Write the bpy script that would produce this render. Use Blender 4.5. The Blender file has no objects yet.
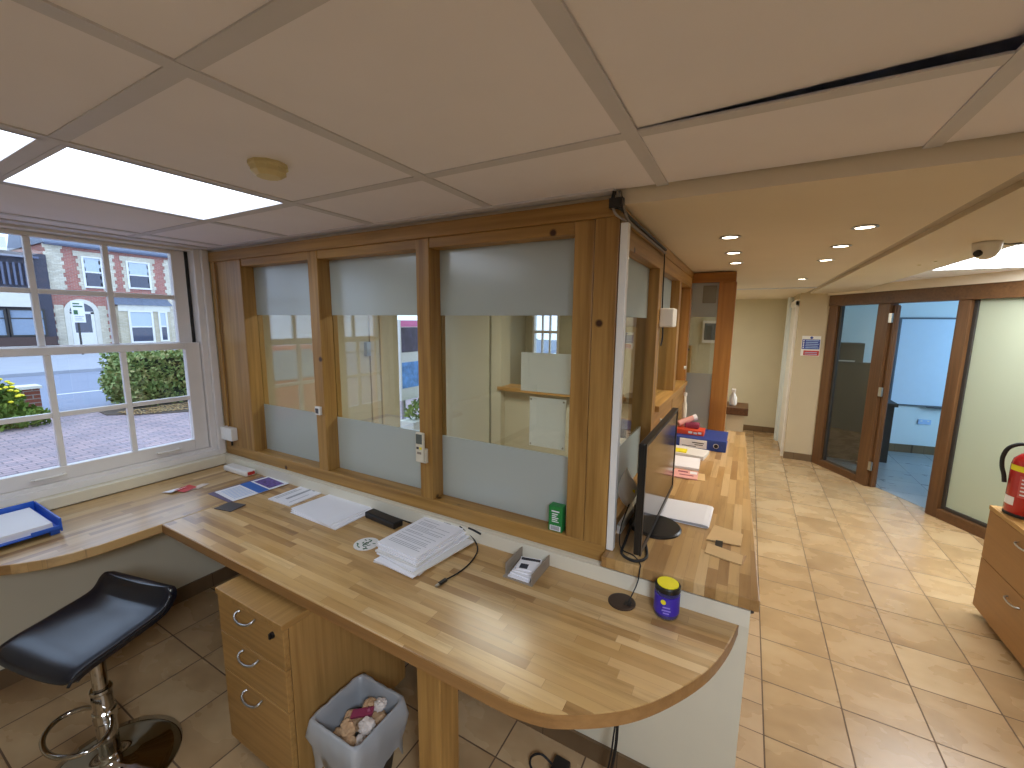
import bpy, bmesh, math, random
from mathutils import Vector, Matrix
random.seed(7)
SC = bpy.context.scene
COL = SC.collection
PI = math.pi

# ------------------------------------------------------------------ colour / materials
def S(r, g, b):
    def f(c):
        c /= 255.0
        return c / 12.92 if c <= 0.04045 else ((c + 0.055) / 1.055) ** 2.4
    return (f(r), f(g), f(b), 1.0)

class NT:
    def __init__(self, name):
        self.m = bpy.data.materials.new(name)
        self.m.use_nodes = True
        self.t = self.m.node_tree
        self.t.nodes.clear()
        self.out = self.t.nodes.new('ShaderNodeOutputMaterial')
    def n(self, typ, **kw):
        nd = self.t.nodes.new(typ)
        for k, v in kw.items():
            setattr(nd, k, v)
        return nd
    def l(self, a, b):
        self.t.links.new(a, b)
    def math(self, op, a, b=None, c=None):
        nd = self.n('ShaderNodeMath', operation=op)
        for i, v in enumerate((a, b, c)):
            if v is None: continue
            if isinstance(v, (int, float)): nd.inputs[i].default_value = v
            else: self.l(v, nd.inputs[i])
        return nd.outputs[0]
    def mix(self, fac, a, b, blend='MIX'):
        nd = self.n('ShaderNodeMix', data_type='RGBA', blend_type=blend)
        for s, v in ((nd.inputs[0], fac), (nd.inputs[6], a), (nd.inputs[7], b)):
            if isinstance(v, (int, float)): s.default_value = v
            elif isinstance(v, tuple): s.default_value = v
            else: self.l(v, s)
        return nd.outputs[2]
    def ramp(self, fac, stops, interp='LINEAR'):
        nd = self.n('ShaderNodeValToRGB')
        cr = nd.color_ramp
        cr.interpolation = interp
        while len(cr.elements) < len(stops): cr.elements.new(0.5)
        for e, (p, c) in zip(cr.elements, stops):
            e.position = p; e.color = c
        self.l(fac, nd.inputs[0])
        return nd.outputs[0]
    def bsdf(self, col=None, rough=0.5, metal=0.0, spec=0.5, bump=None, bstr=0.1, coat=0.0):
        p = self.n('ShaderNodeBsdfPrincipled')
        if col is not None:
            if isinstance(col, tuple): p.inputs['Base Color'].default_value = col
            else: self.l(col, p.inputs['Base Color'])
        if isinstance(rough, (int, float)): p.inputs['Roughness'].default_value = rough
        else: self.l(rough, p.inputs['Roughness'])
        p.inputs['Metallic'].default_value = metal
        p.inputs['Specular IOR Level'].default_value = spec
        p.inputs['Coat Weight'].default_value = coat
        if bump is not None:
            b = self.n('ShaderNodeBump'); b.inputs['Strength'].default_value = bstr
            b.inputs['Distance'].default_value = 0.01
            self.l(bump, b.inputs['Height']); self.l(b.outputs[0], p.inputs['Normal'])
        self.l(p.outputs[0], self.out.inputs[0])
        return p
    def pos(self):
        return self.n('ShaderNodeNewGeometry').outputs['Position']
    def obj(self):
        return self.n('ShaderNodeTexCoord').outputs['Object']
    def vscale(self, v, sc, off=(0, 0, 0)):
        mp = self.n('ShaderNodeMapping')
        mp.inputs['Scale'].default_value = sc; mp.inputs['Location'].default_value = off
        self.l(v, mp.inputs['Vector'])
        return mp.outputs[0]
    def noise(self, v, scale, detail=3, rough=0.5, out=0):
        nd = self.n('ShaderNodeTexNoise')
        nd.inputs['Scale'].default_value = scale; nd.inputs['Detail'].default_value = detail
        nd.inputs['Roughness'].default_value = rough
        if v is not None: self.l(v, nd.inputs['Vector'])
        return nd.outputs[out]

def plain(name, col, rough=0.5, metal=0.0, var=0.06, scale=14, spec=0.5, coat=0.0):
    """plain colour with a faint mottling of its own"""
    t = NT(name)
    nz = t.noise(t.obj(), scale, 3)
    d = tuple(c * (1 - var) for c in col[:3]) + (1,)
    b = tuple(min(1, c * (1 + var)) for c in col[:3]) + (1,)
    t.bsdf(t.ramp(nz, [(0.3, d), (0.7, b)]), rough, metal, spec, coat=coat)
    return t.m

def emit(name, col, strength, sampling='FRONT'):
    t = NT(name)
    e = t.n('ShaderNodeEmission')
    e.inputs[0].default_value = col; e.inputs[1].default_value = strength
    t.l(e.outputs[0], t.out.inputs[0])
    t.m.cycles.emission_sampling = sampling
    return t.m

def pine(name, axis, c0, c1, knots=True, rough=0.42, dens=38):
    """timber with the grain running along axis"""
    t = NT(name)
    p = t.obj()
    sc = [dens, dens, dens]; sc[axis] = 1.6
    warp = t.noise(t.vscale(p, tuple(3 if i != axis else 1.2 for i in range(3))), 1.0, 2, out=1)
    v = t.n('ShaderNodeVectorMath', operation='MULTIPLY_ADD')
    t.l(warp, v.inputs[0]); v.inputs[1].default_value = (0.03, 0.03, 0.03); t.l(p, v.inputs[2])
    g = t.noise(t.vscale(v.outputs[0], tuple(sc)), 1.0, 4, 0.6)
    big = t.noise(t.vscale(p, tuple(5 if i != axis else 0.9 for i in range(3))), 1.0, 2)
    f = t.math('ADD', t.math('MULTIPLY', g, 0.65), t.math('MULTIPLY', big, 0.35))
    mid = tuple((a + b) / 2 for a, b in zip(c0, c1))
    col = t.ramp(f, [(0.33, c0), (0.5, mid), (0.68, c1)])
    if knots:
        vo = t.n('ShaderNodeTexVoronoi'); vo.inputs['Scale'].default_value = 5.5
        t.l(p, vo.inputs['Vector'])
        k = t.ramp(vo.outputs['Distance'], [(0.05, (1, 1, 1, 1)), (0.09, (0, 0, 0, 1))])
        col = t.mix(k, col, S(66, 38, 16))
    t.bsdf(col, rough, 0, 0.4, bump=g, bstr=0.05)
    return t.m

def butcher(name, ax, L=0.34, W=0.031, cols=None, rough=0.33):
    """block-glued worktop, staves of length L along axis ax"""
    t = NT(name)
    p = t.obj()
    sx = t.n('ShaderNodeSeparateXYZ'); t.l(p, sx.inputs[0])
    a, b = (sx.outputs[0], sx.outputs[1]) if ax == 0 else (sx.outputs[1], sx.outputs[0])
    v = t.math('DIVIDE', b, W); row = t.math('FLOOR', v)
    wr = t.n('ShaderNodeTexWhiteNoise', noise_dimensions='1D'); t.l(row, wr.inputs['W'])
    u = t.math('ADD', t.math('DIVIDE', a, L), t.math('MULTIPLY', wr.outputs['Value'], 7.3))
    cell = t.math('FLOOR', u)
    cb = t.n('ShaderNodeCombineXYZ'); t.l(cell, cb.inputs[0]); t.l(row, cb.inputs[1])
    wn = t.n('ShaderNodeTexWhiteNoise', noise_dimensions='3D'); t.l(cb.outputs[0], wn.inputs['Vector'])
    cols = cols or [S(176, 138, 84), S(188, 152, 98), S(195, 160, 108), S(182, 145, 92), S(192, 156, 104), S(206, 174, 124), S(184, 148, 94), S(156, 118, 70)]
    st = [(i / len(cols), c) for i, c in enumerate(cols)]
    base = t.ramp(wn.outputs['Value'], st, 'CONSTANT')
    off = t.n('ShaderNodeVectorMath', operation='MULTIPLY_ADD')
    t.l(wn.outputs['Color'], off.inputs[0]); off.inputs[1].default_value = (9, 9, 9); t.l(p, off.inputs[2])
    sc = (2.2, 30, 20) if ax == 0 else (30, 2.2, 20)
    g = t.noise(t.vscale(off.outputs[0], sc), 1.0, 5, 0.65)
    gm = t.ramp(g, [(0.3, (0.70, 0.66, 0.60, 1)), (0.5, (1, 1, 1, 1)), (0.75, (1.12, 1.12, 1.1, 1))])
    col = t.mix(1.0, base, gm, 'MULTIPLY')
    fv = t.math('FRACT', v); fu = t.math('FRACT', u)
    gap = t.math('MAXIMUM', t.math('LESS_THAN', fv, 0.025), t.math('LESS_THAN', fu, 0.004))
    col = t.mix(t.math('MULTIPLY', gap, 0.35), col, S(90, 58, 28))
    wear = t.noise(p, 3.0, 4, 0.6)
    col = t.mix(t.ramp(wear, [(0.45, (0, 0, 0, 1)), (0.8, (0.25, 0.25, 0.25, 1))]), col, S(205, 178, 140))
    rg = t.math('ADD', t.math('MULTIPLY', wear, 0.2), rough - 0.08)
    p_ = t.bsdf(col, rg, 0, 0.45, bump=g, bstr=0.03, coat=0.3)
    p_.inputs['Coat Roughness'].default_value = 0.22
    return t.m

def tiles(name, px, py, ox, oy, cols, grout, gw=0.006, rough=0.28):
    t = NT(name)
    p = t.pos()
    sx = t.n('ShaderNodeSeparateXYZ'); t.l(p, sx.inputs[0])
    u = t.math('DIVIDE', t.math('SUBTRACT', sx.outputs[0], ox), px)
    v = t.math('DIVIDE', t.math('SUBTRACT', sx.outputs[1], oy), py)
    cb = t.n('ShaderNodeCombineXYZ'); t.l(t.math('FLOOR', u), cb.inputs[0]); t.l(t.math('FLOOR', v), cb.inputs[1])
    wn = t.n('ShaderNodeTexWhiteNoise', noise_dimensions='3D'); t.l(cb.outputs[0], wn.inputs['Vector'])
    off = t.n('ShaderNodeVectorMath', operation='MULTIPLY_ADD')
    t.l(wn.outputs['Color'], off.inputs[0]); off.inputs[1].default_value = (5, 5, 5); t.l(p, off.inputs[2])
    n1 = t.noise(t.vscale(off.outputs[0], (4, 6, 4)), 1.0, 3, 0.5)
    f = t.math('ADD', t.math('MULTIPLY', n1, 0.8), t.math('MULTIPLY', wn.outputs['Value'], 0.2))
    col = t.ramp(f, [(0.15, cols[0]), (0.5, cols[1]), (0.85, cols[2])])
    fu = t.math('FRACT', u); fv = t.math('FRACT', v)
    g = t.math('MAXIMUM', t.math('LESS_THAN', fu, gw / px), t.math('LESS_THAN', fv, gw / py))
    col = t.mix(g, col, grout)
    inv = t.math('SUBTRACT', 1.0, g)
    rg = t.math('ADD', t.math('MULTIPLY', g, 0.5), t.math('ADD', t.math('MULTIPLY', n1, 0.15), rough - 0.08))
    t.bsdf(col, rg, 0, 0.5, bump=inv, bstr=0.25)
    return t.m

def clear_glass(name, tint=(0.97, 0.99, 0.98, 1), ior=1.5):
    t = NT(name)
    fr = t.n('ShaderNodeFresnel')
    bf = t.n('ShaderNodeNewGeometry').outputs['Backfacing']
    t.l(t.math('ADD', t.math('MULTIPLY', bf, 1 / ior - ior), ior), fr.inputs[0])   # same reflectance on the exit face of a thin pane
    tr = t.n('ShaderNodeBsdfTransparent'); tr.inputs[0].default_value = tint
    gl = t.n('ShaderNodeBsdfGlossy'); gl.inputs['Roughness'].default_value = 0.0
    mx = t.n('ShaderNodeMixShader')
    t.l(fr.outputs[0], mx.inputs[0]); t.l(tr.outputs[0], mx.inputs[1]); t.l(gl.outputs[0], mx.inputs[2])
    t.l(mx.outputs[0], t.out.inputs[0])
    return t.m

def frosted(name, col, trans=0.45, gloss=0.06, rough=0.3, see=0.0):
    t = NT(name)
    df = t.n('ShaderNodeBsdfDiffuse'); df.inputs[0].default_value = col
    tl = t.n('ShaderNodeBsdfTranslucent'); tl.inputs[0].default_value = col
    m1 = t.n('ShaderNodeMixShader'); m1.inputs[0].default_value = trans
    t.l(df.outputs[0], m1.inputs[1]); t.l(tl.outputs[0], m1.inputs[2])
    gl = t.n('ShaderNodeBsdfGlossy'); gl.inputs['Roughness'].default_value = rough
    m2 = t.n('ShaderNodeMixShader'); m2.inputs[0].default_value = gloss
    t.l(m1.outputs[0], m2.inputs[1]); t.l(gl.outputs[0], m2.inputs[2])
    last = m2
    if see:
        tr = t.n('ShaderNodeBsdfTransparent')
        m3 = t.n('ShaderNodeMixShader'); m3.inputs[0].default_value = see
        t.l(m2.outputs[0], m3.inputs[1]); t.l(tr.outputs[0], m3.inputs[2]); last = m3
    t.l(last.outputs[0], t.out.inputs[0])
    return t.m

def brick(name, c1, c2, mortar, scale=1.0, bw=0.225, rh=0.075, axes='yz'):
    t = NT(name)
    p = t.pos()
    sx = t.n('ShaderNodeSeparateXYZ'); t.l(p, sx.inputs[0])
    cb = t.n('ShaderNodeCombineXYZ')
    ix = {'x': 0, 'y': 1, 'z': 2}
    t.l(sx.outputs[ix[axes[0]]], cb.inputs[0]); t.l(sx.outputs[ix[axes[1]]], cb.inputs[1])
    b = t.n('ShaderNodeTexBrick')
    b.inputs['Scale'].default_value = scale
    b.inputs['Color1'].default_value = c1; b.inputs['Color2'].default_value = c2; b.inputs['Mortar'].default_value = mortar
    b.inputs['Brick Width'].default_value = bw; b.inputs['Row Height'].default_value = rh
    b.inputs['Mortar Size'].default_value = 0.008
    t.l(cb.outputs[0], b.inputs['Vector'])
    nz = t.noise(p, 1.3, 4)
    col = t.mix(0.5, b.outputs['Color'], t.ramp(nz, [(0.3, (0.75, 0.75, 0.78, 1)), (0.7, (1.15, 1.12, 1.1, 1))]), 'MULTIPLY')
    t.bsdf(col, 0.8, 0, 0.3)
    return t.m

def leafy(name, stops, scale=6):
    t = NT(name)
    p = t.pos()
    n1 = t.noise(p, scale, 2); n2 = t.noise(p, scale * 14, 1)
    f = t.math('ADD', t.math('MULTIPLY', n1, 0.5), t.math('MULTIPLY', n2, 0.5))
    t.bsdf(t.ramp(f, stops), 0.6, 0, 0.3)
    return t.m

M = {}
PC0, PC1 = S(130, 92, 42), S(186, 144, 80)
for i, a in enumerate('xyz'):
    M['pine_' + a] = pine('pine_' + a, i, PC0, PC1)
    M['dark_' + a] = pine('oak_dark_' + a, i, S(78, 52, 30), S(110, 76, 46), knots=False, rough=0.4, dens=50)
    M['orange_' + a] = pine('pine_orange_' + a, i, S(138, 90, 38), S(178, 122, 58))
    M['veneer_' + a] = pine('veneer_' + a, i, S(150, 112, 60), S(182, 142, 84), knots=False, rough=0.4, dens=70)
M['cabinet_y'] = pine('cabinet_veneer_y', 1, S(138, 98, 54), S(152, 110, 62), knots=False, rough=0.45, dens=60)
M['cabinet_z'] = pine('cabinet_veneer_z', 2, S(138, 98, 54), S(152, 110, 62), knots=False, rough=0.45, dens=60)
M['butcher_x'] = butcher('worktop_x', 0)
M['butcher_y'] = butcher('worktop_y', 1)
M['edge'] = pine('worktop_edge', 0, S(134, 96, 54), S(164, 122, 72), knots=False, rough=0.4)
M['floor'] = tiles('floor_tiles', 0.300, 0.3075, 0.18, 2.105,
                   [S(150, 120, 84), S(180, 150, 110), S(204, 178, 138)], S(98, 76, 54))
M['floor_cut'] = tiles('floor_tiles_cut', 0.2, 0.154, 0.0, 2.105,
                   [S(168, 138, 104), S(192, 162, 126), S(204, 178, 144)], S(104, 82, 60), gw=0.004)
M['skirt'] = tiles('skirting_tiles', 0.30, 0.3, 0.0, 0.0, [S(92, 72, 50), S(112, 90, 64), S(126, 102, 74)], S(74, 58, 42), gw=0.003, rough=0.4)
M['bluefloor'] = tiles('office_floor', 0.4, 0.4, 0.1, 0.2, [S(120, 124, 124), S(136, 140, 140), S(150, 154, 152)], S(92, 96, 98), gw=0.006, rough=0.3)
M['ceil'] = plain('ceiling_tile', S(237, 235, 244), 0.9, var=0.015, scale=5)
M['tbar'] = plain('ceiling_bar', S(206, 205, 212), 0.6, var=0.02)
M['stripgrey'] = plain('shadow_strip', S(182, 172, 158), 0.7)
M['plaster'] = plain('plaster_warm', S(222, 210, 190), 0.85, var=0.02, scale=3)
M['cream'] = plain('wall_cream', S(204, 196, 170), 0.8, var=0.03, scale=3)
M['wallgrey'] = plain('wall_grey_white', S(214, 208, 186), 0.8, var=0.03, scale=3)
M['tan'] = plain('wall_tan', S(196, 180, 150), 0.8, var=0.02, scale=3)
M['lobby'] = plain('wall_lobby', S(188, 182, 160), 0.8, var=0.02, scale=3)
M['bluewall'] = plain('wall_office', S(214, 222, 224), 0.8, var=0.02, scale=3)
M['white'] = plain('white_plastic', S(232, 230, 224), 0.35, var=0.02)
M['whiteframe'] = plain('white_sash_paint', S(232, 229, 227), 0.35, var=0.02)
M['sillwhite'] = plain('white_sill_paint', S(226, 220, 200), 0.4, var=0.02)
M['upstand'] = plain('upstand_paint', S(222, 216, 196), 0.5, var=0.02)
M['black'] = plain('black_plastic', S(24, 23, 23), 0.35)
M['rubber'] = plain('black_rubber', S(20, 20, 21), 0.6)
M['leather'] = plain('black_leatherette', S(20, 24, 34), 0.24, var=0.1, scale=60, spec=0.7, coat=0.0)
M['chrome'] = plain('chrome', S(190, 188, 184), 0.06, 1.0, var=0.01)
M['steel'] = plain('brushed_steel', S(186, 186, 184), 0.3, 1.0, var=0.03)
M['paper'] = plain('white_paper', S(236, 236, 240), 0.7, var=0.01)
M['paper2'] = plain('off_white_paper', S(222, 220, 216), 0.7, var=0.02)
M['ink'] = plain('grey_print', S(168, 170, 176), 0.7)
M['inkdark'] = plain('dark_print', S(52, 54, 62), 0.7)
M['blueink'] = plain('blue_print', S(60, 110, 190), 0.6)
M['paleblue'] = plain('pale_blue_print', S(170, 196, 232), 0.6)
M['purple'] = plain('purple_shadow', S(106, 94, 124), 0.6)  # tone of the greyish purple shadow beside the upper leaflet
M['maroon'] = plain('maroon_print', S(140, 50, 80), 0.6)
M['red'] = plain('red_print', S(190, 52, 44), 0.5)
M['pink'] = plain('pink_paper', S(226, 168, 160), 0.6)
M['yellow'] = plain('yellow_card', S(240, 226, 40), 0.5)
M['orange_paper'] = plain('orange_box', S(222, 80, 48), 0.5)
M['green'] = plain('green_card', S(34, 128, 60), 0.45)
M['darkgreen'] = plain('dark_green_print', S(50, 96, 60), 0.6)
M['bluebinder'] = plain('blue_binder_board', S(38, 66, 140), 0.45, var=0.1, scale=60)
M['bluetray'] = plain('blue_tray_plastic', S(44, 96, 200), 0.3)
M['card'] = plain('brown_cardboard', S(190, 152, 108), 0.75, var=0.06)
M['cardpale'] = plain('pale_cardboard', S(212, 178, 126), 0.7, var=0.04)
M['greycard'] = plain('grey_card', S(152, 140, 124), 0.75)
M['slatecard'] = plain('slate_card', S(74, 70, 70), 0.6)
M['cream_plastic'] = plain('cream_plastic', S(220, 214, 194), 0.4)
M['lcd'] = plain('lcd_grey', S(96, 104, 100), 0.2)
M['detector'] = plain('yellowed_plastic', S(214, 200, 152), 0.45)
M['fire_red'] = plain('red_enamel', S(176, 24, 26), 0.25, var=0.04, coat=0.4)
M['purplelabel'] = plain('violet_label', S(62, 44, 168), 0.35)
M['bag'] = frosted('bin_liner', S(222, 226, 228), 0.4, 0.10, 0.3, see=0.22)
M['screen'] = plain('screen_glass', S(30, 28, 26), 0.12, spec=0.9)
M['brownpaper'] = plain('crumpled_brown_paper', S(196, 160, 120), 0.85, var=0.12, scale=20)
M['tissue'] = plain('crumpled_white_paper', S(220, 208, 196), 0.85, var=0.1, scale=20)
M['glass'] = clear_glass('window_glass')
M['lobbyglass'] = clear_glass('partition_glass', (0.90, 0.93, 0.90, 1), 1.75)
M['jarglass'] = clear_glass('jar_glass', (0.9, 0.93, 0.97, 1))
M['frost'] = frosted('frosted_film', S(200, 208, 206), 0.42, 0.10, 0.22)
M['notice'] = frosted('thin_paper', S(246, 245, 242), 0.5, 0.02, 0.5)
M['frost_green'] = frosted('frosted_green', S(206, 210, 186), 0.45, 0.05, 0.3)
M['led'] = emit('led_diffuser', (0.86, 0.96, 1.10, 1), 3.0)
M['led_far'] = emit('led_diffuser_far', (0.92, 0.97, 1.02, 1), 15.0)
M['fill_hatch'] = emit('fill_diffuser_hatch', (1.0, 0.90, 0.74, 1), 12.0)
M['fill_back'] = emit('fill_diffuser_back', (0.85, 0.955, 1.13, 1), 48.0)
M['fill_lobby'] = emit('fill_diffuser_lobby', (1.0, 0.97, 0.90, 1), 23.0)
M['lamp'] = emit('downlight_lamp', (1.0, 0.86, 0.66, 1), 12.0, 'NONE')
M['brickred'] = brick('house_brick', S(166, 96, 84), S(184, 116, 100), S(176, 164, 156))
M['brickyellow'] = brick('house_yellow_brick', S(196, 184, 154), S(208, 198, 172), S(176, 168, 150))
M['pier'] = brick('pier_brick', S(120, 66, 52), S(140, 80, 62), S(150, 140, 130))
M['paving'] = brick('block_paving', S(150, 138, 144), S(178, 156, 156), S(118, 110, 114), 1.0, 0.2, 0.1, 'yx')
M['quoin'] = brick('quoin_brick', S(226, 220, 200), S(206, 196, 172), S(188, 180, 164))
M['stone'] = plain('cream_stone', S(222, 218, 204), 0.7, var=0.04, scale=4)
M['slate'] = plain('roof_slate', S(104, 114, 132), 0.6, var=0.12, scale=6)
M['asphalt'] = plain('asphalt', S(126, 134, 152), 0.75, var=0.06, scale=1.2)
M['pavement'] = plain('pavement', S(158, 162, 170), 0.8, var=0.05, scale=1.5)
M['roadpaint'] = plain('road_paint', S(214, 214, 214), 0.7)
M['darkblock'] = plain('dark_cladding', S(62, 62, 76), 0.6, var=0.08)
M['louvre'] = plain('blue_grey_louvre', S(92, 100, 124), 0.5)
M['houseglass'] = plain('house_window_glass', S(56, 62, 84), 0.06, spec=0.9)
M['blind'] = plain('window_blind', S(188, 200, 210), 0.6)
M['officeglass'] = plain('office_window_glass', S(120, 140, 164), 0.08, spec=0.9)
M['leaf'] = leafy('hedge_leaf', [(0.3, S(60, 86, 42)), (0.45, S(112, 138, 74)), (0.56, S(156, 164, 100)), (0.68, S(190, 150, 116))])
M['leafy2'] = leafy('shrub_leaf', [(0.3, S(56, 86, 36)), (0.5, S(104, 134, 56)), (0.66, S(146, 160, 70)), (0.75, S(190, 186, 70))])
M['flower'] = plain('yellow_flower', S(240, 224, 44), 0.6)
M['litter'] = leafy('fallen_leaf', [(0.3, S(120, 84, 56)), (0.5, S(176, 146, 100)), (0.7, S(206, 184, 130))], 5)
M['soil'] = plain('soil', S(86, 74, 64), 0.9, var=0.2, scale=9)
M['carred'] = plain('car_paint', S(196, 40, 34), 0.2, var=0.01, coat=0.6)
M['carglass'] = plain('car_glass', S(120, 146, 158), 0.05, spec=1.0)
M['whiteboard'] = plain('whiteboard_face', S(214, 226, 240), 0.18, var=0.01)
M['darkfurn'] = plain('dark_furniture', S(52, 48, 44), 0.5)
M['signblue'] = plain('sign_blue', S(44, 66, 150), 0.4)

# ------------------------------------------------------------------ mesh builder
class MB:
    def __init__(self): self.bm = bmesh.new()
    def _add(self, vs, fs):
        bv = [self.bm.verts.new(v) for v in vs]
        for f in fs:
            try: self.bm.faces.new([bv[i] for i in f])
            except ValueError: pass
        return self
    def box(self, x0, x1, y0, y1, z0, z1):
        vs = [(x, y, z) for z in (z0, z1) for y in (y0, y1) for x in (x0, x1)]
        return self._add(vs, [(0, 2, 3, 1), (4, 5, 7, 6), (0, 1, 5, 4), (2, 6, 7, 3), (0, 4, 6, 2), (1, 3, 7, 5)])
    def obox(self, c, u, v, w):
        """oriented box, centre c, half axes u v w"""
        c, u, v, w = map(Vector, (c, u, v, w))
        vs = [c + a * u + b * v + d * w for d in (-1, 1) for b in (-1, 1) for a in (-1, 1)]
        return self._add(vs, [(0, 2, 3, 1), (4, 5, 7, 6), (0, 1, 5, 4), (2, 6, 7, 3), (0, 4, 6, 2), (1, 3, 7, 5)])
    def prism(self, poly, z0, z1):
        n = len(poly)
        vs = [(x, y, z0) for x, y in poly] + [(x, y, z1) for x, y in poly]
        fs = [tuple(range(n))[::-1], tuple(range(n, 2 * n))] + [(i, (i + 1) % n, n + (i + 1) % n, n + i) for i in range(n)]
        return self._add(vs, fs)
    def prism3(self, poly, d):
        """polygon of 3-D points extruded by vector d"""
        d = Vector(d); n = len(poly)
        vs = [Vector(p) for p in poly] + [Vector(p) + d for p in poly]
        fs = [tuple(range(n))[::-1], tuple(range(n, 2 * n))] + [(i, (i + 1) % n, n + (i + 1) % n, n + i) for i in range(n)]
        return self._add(vs, fs)
    def cyl(self, p0, p1, r0, r1=None, n=20):
        r1 = r0 if r1 is None else r1
        p0, p1 = Vector(p0), Vector(p1)
        d = (p1 - p0).normalized(); a = d.orthogonal().normalized(); b = d.cross(a)
        vs = []
        for p, r in ((p0, r0), (p1, r1)):
            for i in range(n):
                t = 2 * PI * i / n
                vs.append(p + r * (math.cos(t) * a + math.sin(t) * b))
        fs = [tuple(range(n))[::-1], tuple(range(n, 2 * n))] + [(i, (i + 1) % n, n + (i + 1) % n, n + i) for i in range(n)]
        return self._add(vs, fs)
    def lathe(self, prof, c=(0, 0, 0), n=32):
        c = Vector(c); vs = []; fs = []
        for r, z in prof:
            for i in range(n):
                t = 2 * PI * i / n
                vs.append(c + Vector((r * math.cos(t), r * math.sin(t), z)))
        m = len(prof)
        for k in range(m - 1):
            for i in range(n):
                j = (i + 1) % n
                fs.append((k * n + i, k * n + j, (k + 1) * n + j, (k + 1) * n + i))
        fs.append(tuple(range(n))[::-1]); fs.append(tuple(range((m - 1) * n, m * n)))
        return self._add(vs, fs)
    def tube(self, pts, r, n=8, closed=False, sub=6):
        pts = [Vector(p) for p in pts]
        P = smooth(pts, sub, closed) if sub > 1 else pts
        m = len(P); vs = []; fs = []
        prev = None
        for i, p in enumerate(P):
            q0 = P[i - 1] if (i > 0 or closed) else p
            q1 = P[(i + 1) % m] if (i < m - 1 or closed) else p
            d = (q1 - q0).normalized()
            a = d.orthogonal().normalized() if prev is None else (prev - prev.dot(d) * d).normalized()
            prev = a; b = d.cross(a)
            for k in range(n):
                t = 2 * PI * k / n
                vs.append(p + r * (math.cos(t) * a + math.sin(t) * b))
        for i in range(m if closed else m - 1):
            j = (i + 1) % m
            for k in range(n):
                l = (k + 1) % n
                fs.append((i * n + k, i * n + l, j * n + l, j * n + k))
        if not closed:
            fs.append(tuple(range(n))[::-1]); fs.append(tuple(range((m - 1) * n, m * n)))
        return self._add(vs, fs)
    def quad(self, a, b, c, d): return self._add([a, b, c, d], [(0, 1, 2, 3)])
    def sheet(self, cx, cy, z0, z1, w, d, rot):
        """flat slab w x d turned by rot about its centre"""
        c, s = math.cos(rot), math.sin(rot)
        return self.obox((cx, cy, (z0 + z1) / 2), (c * w / 2, s * w / 2, 0), (-s * d / 2, c * d / 2, 0), (0, 0, (z1 - z0) / 2))
    def ball(self, c, r, rough=0.0, sub=2, sq=(1, 1, 1)):
        res = bmesh.ops.create_icosphere(self.bm, subdivisions=sub, radius=1.0)
        for v in res['verts']:
            k = 1 + random.uniform(-rough, rough)
            v.co = Vector((v.co.x * r * sq[0] * k + c[0], v.co.y * r * sq[1] * k + c[1], v.co.z * r * sq[2] * k + c[2]))
        return self

def smooth(pts, sub, closed):
    out = []; n = len(pts)
    rng = range(n) if closed else range(n - 1)
    for i in rng:
        p0 = pts[(i - 1) % n] if (closed or i > 0) else pts[0]
        p1 = pts[i]; p2 = pts[(i + 1) % n]
        p3 = pts[(i + 2) % n] if (closed or i + 2 < n) else pts[-1]
        for k in range(sub):
            t = k / sub
            out.append(0.5 * ((2 * p1) + (p2 - p0) * t + (2 * p0 - 5 * p1 + 4 * p2 - p3) * t * t + (3 * p1 - p0 - 3 * p2 + p3) * t ** 3))
    if not closed: out.append(pts[-1])
    return out

# ------------------------------------------------------------------ object helpers
def props(o, label=None, cat=None, group=None, kind=None):
    if label: o['label'] = label
    if cat: o['category'] = cat
    if group: o['group'] = group
    if kind: o['kind'] = kind
    return o

def link(name, mb, m, loc=(0, 0, 0), rotz=0.0, sm=False, bevel=0.0):
    me = bpy.data.meshes.new(name)
    bmesh.ops.recalc_face_normals(mb.bm, faces=mb.bm.faces[:])
    mb.bm.to_mesh(me); mb.bm.free()
    me.materials.append(M[m] if isinstance(m, str) else m)
    if sm:
        for p in me.polygons: p.use_smooth = True
    o = bpy.data.objects.new(name, me)
    COL.objects.link(o)
    if bevel:
        b = o.modifiers.new('bevel', 'BEVEL'); b.width = bevel; b.segments = 2; b.limit_method = 'ANGLE'
    return o

ORG = {}
def thing(name, label, cat, loc, group=None):
    o = bpy.data.objects.new(name, None); COL.objects.link(o)
    o.location = loc; o.empty_display_size = 0.05
    props(o, label, cat, group)
    ORG[o] = Vector(loc)
    return o

def part(name, mb, m, parent, label=None, sm=False, bevel=0.0, kind=None):
    """mb in world coordinates; becomes a child of parent"""
    org = ORG[parent]
    bmesh.ops.translate(mb.bm, verts=mb.bm.verts[:], vec=-org)
    o = link(name, mb, m, sm=sm, bevel=bevel)
    o.parent = parent
    ORG[o] = org
    props(o, label, kind=kind)
    return o

def solo(name, label, cat, mb, m, loc, group=None, sm=False, bevel=0.0, kind=None):
    bmesh.ops.translate(mb.bm, verts=mb.bm.verts[:], vec=-Vector(loc))
    o = link(name, mb, m, sm=sm, bevel=bevel)
    o.location = loc
    ORG[o] = Vector(loc)
    props(o, label, cat, group, kind)
    return o

def struct(name, mb, m, parent=None, bevel=0.0, sm=False, label=None):
    o = link(name, mb, m, bevel=bevel, sm=sm)
    o['kind'] = 'structure'
    if label: o['label'] = label
    ORG[o] = Vector((0, 0, 0))
    if parent is not None: o.parent = parent
    return o

def sgroup(name, label=None):
    o = bpy.data.objects.new(name, None); COL.objects.link(o)
    o['kind'] = 'structure'
    if label: o['label'] = label
    ORG[o] = Vector((0, 0, 0))
    return o

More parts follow.
